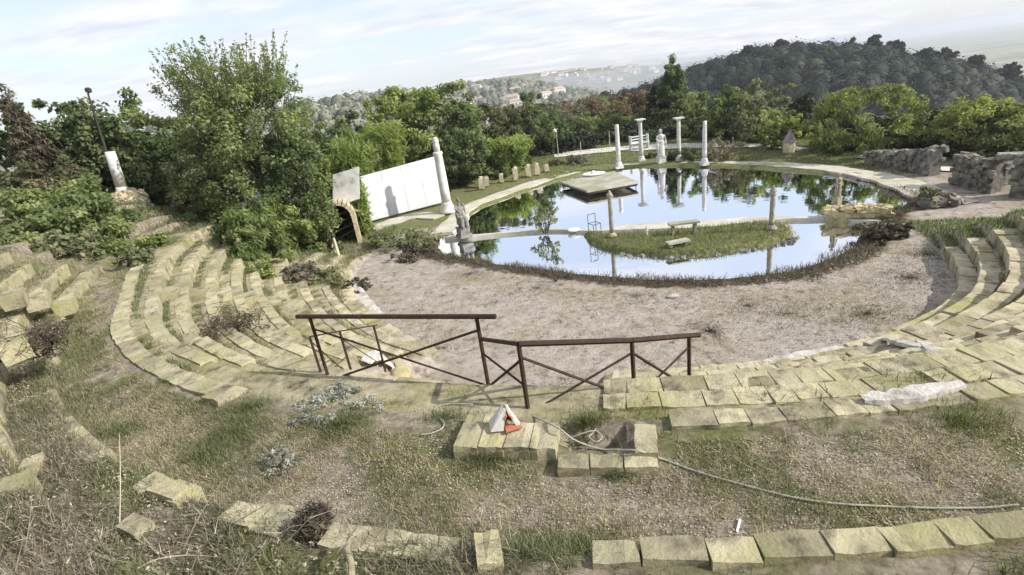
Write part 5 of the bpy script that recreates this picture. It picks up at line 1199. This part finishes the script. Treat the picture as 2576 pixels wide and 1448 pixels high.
# treads of the seating
for (a0, a1, nn, sd_) in ((-176, -127, 36000, 1), (-103, -79, 9000, 2), (-78, -40, 12000, 3)):
    k = rng.integers(1, 10, nn); th = rng.uniform(D(a0), D(a1), nn); ra = np.array([Rk(i, th) for i in range(1, 11)])
    r = ra[k-1, np.arange(nn)]+.32+(ra[k, np.arange(nn)]-ra[k-1, np.arange(nn)]-.32)*rng.random(nn); x = C0[0]+r*np.cos(th); y = C0[1]+r*np.sin(th)
    m_ = patch(1.9, sd_*2., .38, .62)(x, y) > rng.random(nn); x, y = x[m_], y[m_]
    blades('tread_weeds', np.column_stack([x, y, zfun(x, y)]), .07, .006, ['straw', 'olive', 'olive'][sd_-1] if sd_ > 1 else 'olive', 20+sd_, lean=.9, label=['dull weeds growing on the treads of the left steps', 'sparse weeds on the middle steps', 'sparse weeds on the right steps'][sd_-1], cat='weeds')
for (a0, a1, ks, nn, sd_, hh_) in ((-128, -90, (10, 11), 7000, 5, .035), (-176, -104, (11, 12, 13, 14), 12000, 6, .07), (-160, -90, (8, 9, 10), 9000, 7, .04)):
    k = rng.choice(ks, nn); th = rng.uniform(D(a0), D(a1), nn); ra = np.array([Rk(i, th) for i in range(1, 15)]); cl = sstep(.5, .75, .5+.5*np.sin(th*41+k*2.3)*np.sin(th*97+k)) > rng.random(nn)
    r = ra[k-1, np.arange(nn)]+rng.normal(size=nn)*.05+rng.choice([.02, .27], nn); x = C0[0]+r*np.cos(th); y = C0[1]+r*np.sin(th); x, y, rr_ = x[cl], y[cl], r[cl]
    zz = np.maximum(zfun(x, y), zfun(x+.0, y))+.02; blades('joint_weeds', np.column_stack([x, y, zz]), hh_, .004, 'olive', 60+sd_, lean=1.1, label=['weeds in the joints of the walkway stone rows', 'rank weeds over the upper stone rows', 'weeds in the joints of the top seating steps'][sd_-5], cat='weeds')
# bank slopes and lawn behind the pond
nn = 45000; x = rng.uniform(-18, -5, nn); y = rng.uniform(13, 24, nn); R_ = np.hypot(x-C0[0], y-C0[1]); th = np.arctan2(y-C0[1], x-C0[0]); th = np.where(th > 0, th-2*math.pi, th)
m_ = (th < D(-178)) & (R_ > 9.6); x, y = x[m_], y[m_]
blades('bank_grass', np.column_stack([x, y, zfun(x, y)]), .13, .010, 'olive', 30, lean=.8, label='rough grass and weeds covering the left bank', cat='grass')
nn = 50000; x = rng.uniform(8.5, 16, nn); y = rng.uniform(8, 17, nn); th = np.arctan2(y-C0[1], x-C0[0]); R_ = np.hypot(x-C0[0], y-C0[1])
m_ = (th > np.where(R_ > Rk(6, th), D(-45), D(-39.5))) & (R_ > Rk(1, th)+.1) & (th < D(-20)); x, y = x[m_], y[m_]
blades('bank_grass', np.column_stack([x, y, zfun(x, y)]), .09, .012, 'dark', 31, lean=.8, label='grass coloured dark for shade on the bank above the right steps', cat='grass')  # the bank's shade is put into the grass by a darker leaf colour
nn = 50000; x = rng.uniform(3, 20, nn); y = rng.uniform(20, 40, nn); Pn = np.column_stack([x, y]); m_ = (sdist(Pn, PONDXY) > 1.3); x, y = x[m_], y[m_]
blades('lawn', np.column_stack([x, y, zfun(x, y)]), .08, .014, 'grass', 32, lean=.6, label='short lawn around the rear of the pond', cat='grass')
nn = 16000; x = rng.uniform(3, 10, nn); y = rng.uniform(13, 19, nn); Pn = np.column_stack([x, y]); m_ = (sdist(Pn, ISLXY) < .02); x, y = x[m_], y[m_]
blades('island_grass', np.column_stack([x, y, zfun(x, y)]), .10, .010, 'grass', 33, lean=.7, label='tufted grass covering the island', cat='grass')
# dry sedge fringe along the front shore
nn = 160000; x = rng.uniform(-4, 15, nn); y = rng.uniform(10.5, 20.5, nn); Pn = np.column_stack([x, y]); sdv = sdist(Pn, PONDXY)
wv = .38+.3*np.sin(x*1.9)*np.sin(x*.7+y*1.3)+.15*np.sin(x*5.3); m_ = (np.abs(sdv-.16) < wv) & (rng.random(nn) < .5); x, y = x[m_], y[m_]
blades('shore_sedge', np.column_stack([x, y, np.maximum(zfun(x, y), WZ-.02)]), .10, .010, 'sedge', 34, lean=1.3, label='dead brown sedge fringing the front shore of the pond', cat='sedge')
P = np.concatenate([tuft(px_, py_, r_, n_, 0.) for px_, py_, r_, n_ in ((1880, 770, 2.2, 1500), (1980, 790, 1.7, 900), (2180, 790, 2.2, 2600), (2290, 700, 1.6, 2400), (2330, 640, 1.2, 1600), (1250, 760, 1.7, 350), (1600, 745, 2.2, 1300), (1350, 725, 1.6, 900), (1180, 690, 1.2, 800), (1420, 960, 1.2, 600), (1100, 880, 1.2, 600))])
P = P[sdist(P[:, :2], PONDXY) > .15]
blades('sand_weeds', P, .03, .006, 'sedge', 36, lean=2.2, label='sparse dead weeds on the sandy arena floor', cat='weeds')
# rocks round the island rim
er = None
me_r = []
for k in range(4):
    mm = MB(); mm.box((0, 0, 0), (1, 1, 1), jit=.17); me = bpy.data.meshes.new('rock'); me.from_pydata(mm.v, [], mm.f); me.materials.append(M['marble_dark']); me_r.append(me)
c_ = ISLXY.mean(0); s_ = np.r_[0, np.cumsum(np.hypot(*np.diff(np.vstack([ISLXY, ISLXY[:1]]), axis=0).T))]
er = empty('island_rocks', (c_[0], c_[1], 0), 0, 'ring of small dark rocks edging the front of the island', 'rock edging')
IP = np.vstack([ISLXY, ISLXY[:1]])
for i in range(38):
    u = (.18+.35*random.random())*s_[-1]; p = np.array([np.interp(u, s_, IP[:, 0]), np.interp(u, s_, IP[:, 1])]); p = c_+(p-c_)*random.uniform(.96, 1.02)
    inst('rock', random.choice(me_r), er, (p[0]-c_[0], p[1]-c_[1], -.11+random.uniform(-.03, .02)), (random.random(), random.random(), random.random()*6), (random.uniform(.08, .2), random.uniform(.08, .16), random.uniform(.06, .12)))
# leaf litter and pebbles
rng = np.random.default_rng(5)
P = scatter(45000, rng, -130, -90, R10f, lambda t: Rk(11, t)+.0, None); P = P[offpit(P[:, 0], P[:, 1])]; P[:, 2] += .008
V, F, tt = leaves(P, .013, rng, 1.8, up=2.0); tag(mesh_np('leaf_litter', V, F, LM['litter'], attrs={'tint': ('FACE', 'FLOAT', tt)}), 'brown and pale leaf litter over the walkway', 'leaf litter', kind='stuff')
P = scatter(26000, rng, -160, -108, lambda t: Rk(11, t), lambda t: Rk(14, t)+.4, None); P[:, 2] += .03
V, F, tt = leaves(P, .02, rng, 2.2, up=1.2); tag(mesh_np('leaf_litter', V, F, LM['litter'], attrs={'tint': ('FACE', 'FLOAT', tt)}), 'leaf litter among the weeds of the upper left steps', 'leaf litter', kind='stuff')
nn = 18000; th = rng.uniform(D(-176), D(-20), nn); r = Rk(1, th)*np.sqrt(rng.uniform(.3, 1.0, nn)); x = C0[0]+r*np.cos(th); y = C0[1]+r*np.sin(th); m_ = sdist(np.column_stack([x, y]), PONDXY) > .3; x, y = x[m_], y[m_]
P = np.column_stack([x, y, zfun(x, y)+.008]); V, F, tt = leaves(P, .022, rng, 1.6, up=3, tint=rng.random(len(P))**1.5); tag(mesh_np('sand_litter', V, F, LM['litter'], attrs={'tint': ('FACE', 'FLOAT', tt)}), 'scattered leaf fragments and grit on the sandy arena floor', 'litter', kind='stuff')

rng = np.random.default_rng(9); nn = 2600; th = rng.uniform(D(-176), D(-30), nn); r = Rk(1, th)*np.sqrt(rng.uniform(.35, 1.0, nn)); x = C0[0]+r*np.cos(th); y = C0[1]+r*np.sin(th); m_ = sdist(np.column_stack([x, y]), PONDXY) > .25; x, y = x[m_], y[m_]; z = zfun(x, y)
oct_ = np.array([[1, 0, 0], [0, 1, 0], [-1, 0, 0], [0, -1, 0], [0, 0, .7]]); sz_ = rng.uniform(.012, .035, len(x)); ro_ = rng.random(len(x))*6.28
K = oct_[None]*sz_[:, None, None]*rng.uniform(.7, 1.3, (len(x), 5, 1)); cs_, sn_ = np.cos(ro_)[:, None], np.sin(ro_)[:, None]; K = np.stack([K[..., 0]*cs_-K[..., 1]*sn_, K[..., 0]*sn_+K[..., 1]*cs_, K[..., 2]], -1)+np.stack([x, y, z], -1)[:, None]
F = (np.array([[0, 1, 4], [1, 2, 4], [2, 3, 4], [3, 0, 4]])[None]+(np.arange(len(x))*5)[:, None, None]).reshape(-1, 3)
tag(mesh_np('pebbles', K.reshape(-1, 3), F, M['slab']), 'loose pebbles strewn over the sandy arena floor', 'pebbles', kind='stuff')

# ------------------------------------------------------------------ far hills, woods and town
def hill(name, sky_pts, dist, depth, front, back=None, n=90, mat='hill', foot=-30, label=None):
    """a real ridge whose crest runs at the given distance"""
    xs = np.linspace(sky_pts[0][0], sky_pts[-1][0], n); ys = np.interp(xs, [p[0] for p in sky_pts], [p[1] for p in sky_pts])
    cr_ = []
    for x, y in zip(xs, ys):
        d = ray(x, y); h_ = math.hypot(d[0], d[1]); cr_.append((d[0]/h_, d[1]/h_, EYE+dist*d[2]/h_))
    cr_ = np.array(cr_); rows = 26; V = []
    for j in range(rows):
        s = -1+2*j/(rows-1); dd = dist+s*(front if s < 0 else depth)
        prof = .5+.5*math.cos(math.pi*s)
        z = foot+(cr_[:, 2]-foot)*prof; dd = np.full(n, dd)+front*.05*np.sin(np.arange(n)*.5+j)*(1-prof)
        V.append(np.column_stack([cr_[:, 0]*dd, cr_[:, 1]*dd, z]))
    V = np.array(V); F = np.array([(j*n+i, j*n+i+1, (j+1)*n+i+1, (j+1)*n+i) for j in range(rows-1) for i in range(n-1)])
    o = mesh_np(name, V.reshape(-1, 3), F, M[mat], smooth=True); o['kind'] = 'structure'
    return V
def wood(name, label, V, s0, s1, count, size, lm, leafn, leaf, seed, kind='stuff', hs=1.2):
    rng = np.random.default_rng(seed); rows, n, _ = V.shape; j = rng.uniform(s0*(rows-1), s1*(rows-1), count); i = rng.uniform(0, n-1.001, count)
    j0 = j.astype(int).clip(0, rows-2); i0 = i.astype(int); fj = (j-j0)[:, None]; fi = (i-i0)[:, None]
    P = V[j0, i0]*(1-fj)*(1-fi)+V[j0+1, i0]*fj*(1-fi)+V[j0, i0+1]*(1-fj)*fi+V[j0+1, i0+1]*fj*fi
    sz = size*rng.uniform(.55, 1.3, count); idx = np.repeat(np.arange(count), leafn)
    v = rng.normal(size=(len(idx), 3)); v /= np.linalg.norm(v, axis=1)[:, None]; v *= rng.uniform(.72, 1.08, len(idx))[:, None]; v[:, 2] = np.abs(v[:, 2])*hs-.1
    ct = rng.random(count)
    Q = P[idx]+v*sz[idx][:, None]*.5; Q[:, 2] += sz[idx]*.25
    VV, F, tt = leaves(Q, leaf, rng, 1.3, .6*ct[idx]+.4*rng.random(len(idx)), out=v*2.6, up=.3)
    na, nb = 8, 5; a = np.arange(na)*2*math.pi/na; b = np.linspace(-.5, math.pi/2, nb)
    U = np.stack([np.cos(b)[:, None]*np.cos(a), np.cos(b)[:, None]*np.sin(a), np.sin(b)[:, None]*np.ones(na)], -1).reshape(-1, 3)
    K = U[None]*(sz[:, None, None]*.36)*rng.uniform(.85, 1.1, (count, na*nb, 1)); K[..., 2] *= hs; K = K+P[:, None]; K[..., 2] += sz[:, None]*.25
    jj, ii = np.meshgrid(np.arange(nb-1), np.arange(na), indexing='ij'); q0 = np.stack([jj*na+ii, jj*na+(ii+1) % na, (jj+1)*na+(ii+1) % na, (jj+1)*na+ii], -1).reshape(-1, 4)
    FK = (q0[None]+(np.arange(count)*na*nb)[:, None, None]).reshape(-1, 4)+len(VV); tk = np.repeat(.6*ct+.12, len(q0))
    VV = np.concatenate([VV, K.reshape(-1, 3)]); F = np.concatenate([F, FK]); tt = np.concatenate([tt, tk])
    return tag(mesh_np(name, VV, F, LM[lm], attrs={'tint': ('FACE', 'FLOAT', tt)}), label, 'woodland', kind=kind)
HV = hill('hill', [(1500, 280), (1600, 262), (1700, 226), (1770, 203), (1840, 183), (1900, 168), (1960, 158), (2080, 158), (2180, 163), (2290, 184), (2400, 206), (2500, 236), (2576, 265), (2640, 292)], 190, 90, 105, foot=-30)
wood('hill_woodland', 'dense dark woodland covering the hill at upper right', HV, .2, .55, 1700, 6.8, 'forest', 84, .62, 300)
# single trees that break the skyline of the hill
for i, (px, pt, w_, lb) in enumerate([(2198, 92, 24, 'tallest skyline pine left of centre on the wooded hill'), (2236, 102, 14, 'slim skyline tree right of the tallest pine'), (2252, 103, 12, 'second slim skyline tree on the hill'), (2267, 108, 12, 'third slim skyline tree on the hill'), (2330, 124, 26, 'small skyline tree group member on the hill shoulder'), (2378, 122, 30, 'bluish rounded skyline tree on the hill shoulder'), (2455, 138, 22, 'skyline tree on the descending right shoulder'), (2140, 104, 26, 'rounded skyline tree near the hill top'), (1965, 100, 30, 'rounded skyline tree at the left hill top'), (1880, 118, 30, 'rounded skyline tree on the left shoulder of the hill'), (2540, 160, 26, 'lower skyline tree near the right picture edge')]):
    tree('skyline_tree', lb, 'tree', px, pt, pt+34, w_, 188, top_z(*at_dist(px, pt, 188)[:2], pt+46), 'forest', leaf=1.0, dens=2.0, seed=310+i, taper=.5 if w_ < 20 else .2, cs=.3, trunk=.7)
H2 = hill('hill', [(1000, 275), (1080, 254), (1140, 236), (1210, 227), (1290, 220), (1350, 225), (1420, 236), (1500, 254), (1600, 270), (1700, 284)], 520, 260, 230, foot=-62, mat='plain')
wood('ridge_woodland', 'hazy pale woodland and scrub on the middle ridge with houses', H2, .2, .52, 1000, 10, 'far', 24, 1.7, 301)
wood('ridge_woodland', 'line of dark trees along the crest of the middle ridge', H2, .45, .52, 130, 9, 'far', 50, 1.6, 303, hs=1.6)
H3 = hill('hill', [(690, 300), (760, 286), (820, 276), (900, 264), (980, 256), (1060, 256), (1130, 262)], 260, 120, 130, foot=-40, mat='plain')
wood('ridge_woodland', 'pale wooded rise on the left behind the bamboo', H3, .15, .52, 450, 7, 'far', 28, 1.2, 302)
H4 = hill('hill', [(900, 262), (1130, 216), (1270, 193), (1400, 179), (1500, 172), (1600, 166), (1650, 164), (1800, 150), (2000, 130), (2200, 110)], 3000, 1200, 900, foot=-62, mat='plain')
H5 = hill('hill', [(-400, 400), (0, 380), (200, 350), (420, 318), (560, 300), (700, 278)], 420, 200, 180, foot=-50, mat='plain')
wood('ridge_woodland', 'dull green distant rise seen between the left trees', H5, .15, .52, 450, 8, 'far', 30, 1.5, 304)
H6 = hill('hill', [(1250, 315), (1380, 304), (1480, 284), (1560, 276), (1660, 282), (1760, 300)], 120, 60, 60, foot=-22, mat='hill')
wood('slope_woodland', 'purplish autumn scrub on the slope beyond the road', H6, .1, .54, 520, 4.0, 'rust', 60, .6, 305)
wood('slope_woodland', 'dark green scrub mixed on the slope beyond the road', H6, .1, .54, 350, 4.0, 'dark', 60, .6, 306)
# valley fields and scattered far trees
def farhouse(px, py, dist, zb, w_, h, seed, label, group=None):
    rng = random.Random(seed); c = at_dist(px, py, dist); e = empty('distant_house', (c[0], c[1], zb), rng.uniform(-.5, .5), label, 'house', group)
    hh = h
    m = MB(); m.box((0, 0, hh/2-2), (w_, w_*.7, hh+4)); m.build('wall', M['house'], e)
    m = MB(); V = [(-w_*.53, -w_*.38, hh), (w_*.53, -w_*.38, hh), (w_*.53, w_*.38, hh), (-w_*.53, w_*.38, hh), (-w_*.4, 0, hh+w_*.16), (w_*.4, 0, hh+w_*.16)]; m.add(V, [(0, 1, 5, 4), (1, 2, 5), (2, 3, 4, 5), (3, 0, 4), (3, 2, 1, 0)]); m.build('roof', M['houseroof'], e)
    for i in (-1, 0, 1): m = MB(); m.box((i*w_*.3, -w_*.352, hh*.6), (w_*.1, .1, w_*.14)); m.build('window', M['window'], e)
    return e
def hz_at(V, px, s):
    xs = np.linspace(0, 1, V.shape[1]); return V
rng_ = random.Random(4)
# houses on the middle ridge
for i in range(14):
    px = rng_.uniform(1150, 1440); crest = np.interp(px, [1140, 1210, 1290, 1350, 1420, 1500], [236, 227, 220, 225, 236, 254]); u = rng_.random()
    s = -.1-.55*u; dist = 520+230*s; prof = .5+.5*math.cos(math.pi*s); d = ray(px, crest); h_ = math.hypot(d[0], d[1]); zc_ = EYE+520*d[2]/h_; zb = -62+(zc_+62)*prof
    pr = at_dist(px, crest, dist); e_ = farhouse(px, proj((pr[0], pr[1], zb+3))[1], dist, zb, rng_.uniform(7, 13), rng_.uniform(5, 8), i, 'small pale house with tiled roof on the hazy middle ridge', 'houses on the middle ridge')
farhouse(1404, 243, 330, -40, 9, 24, 90, 'tall white building standing out below the middle ridge')
for i in range(56):
    px = rng_.uniform(1360, 1720); crest = np.interp(px, [1270, 1400, 1500, 1600, 1650, 1800], [193, 179, 172, 166, 164, 150]); u = rng_.random()
    s_ = -.12-.5*u; dist = 3000+900*s_; prof = .5+.5*math.cos(math.pi*s_); d = ray(px, crest); h_ = math.hypot(d[0], d[1]); zc_ = EYE+3000*d[2]/h_; zb = -62+(zc_+62)*prof
    farhouse(px, crest, dist, zb, rng_.uniform(14, 34), rng_.uniform(6, 13), 100+i, 'tiny pale building of the town on the far hazy slope', 'buildings of the distant town')
# haze of the valley air
m = bpy.data.materials.new('haze'); m.use_nodes = True; t = m.node_tree; t.nodes.clear()
pv = nd(t, 'ShaderNodeVolumePrincipled'); pv.inputs['Color'].default_value = (.86, .92, 1, 1); pv.inputs['Density'].default_value = .00042; pv.inputs['Anisotropy'].default_value = .35
o_ = nd(t, 'ShaderNodeOutputMaterial'); t.links.new(pv.outputs[0], o_.inputs['Volume'])
mb = MB(); mb.box((0, 2000, -30), (9400, 9400, 90)); hzb = mb.build('haze', m); hzb['kind'] = 'stuff'
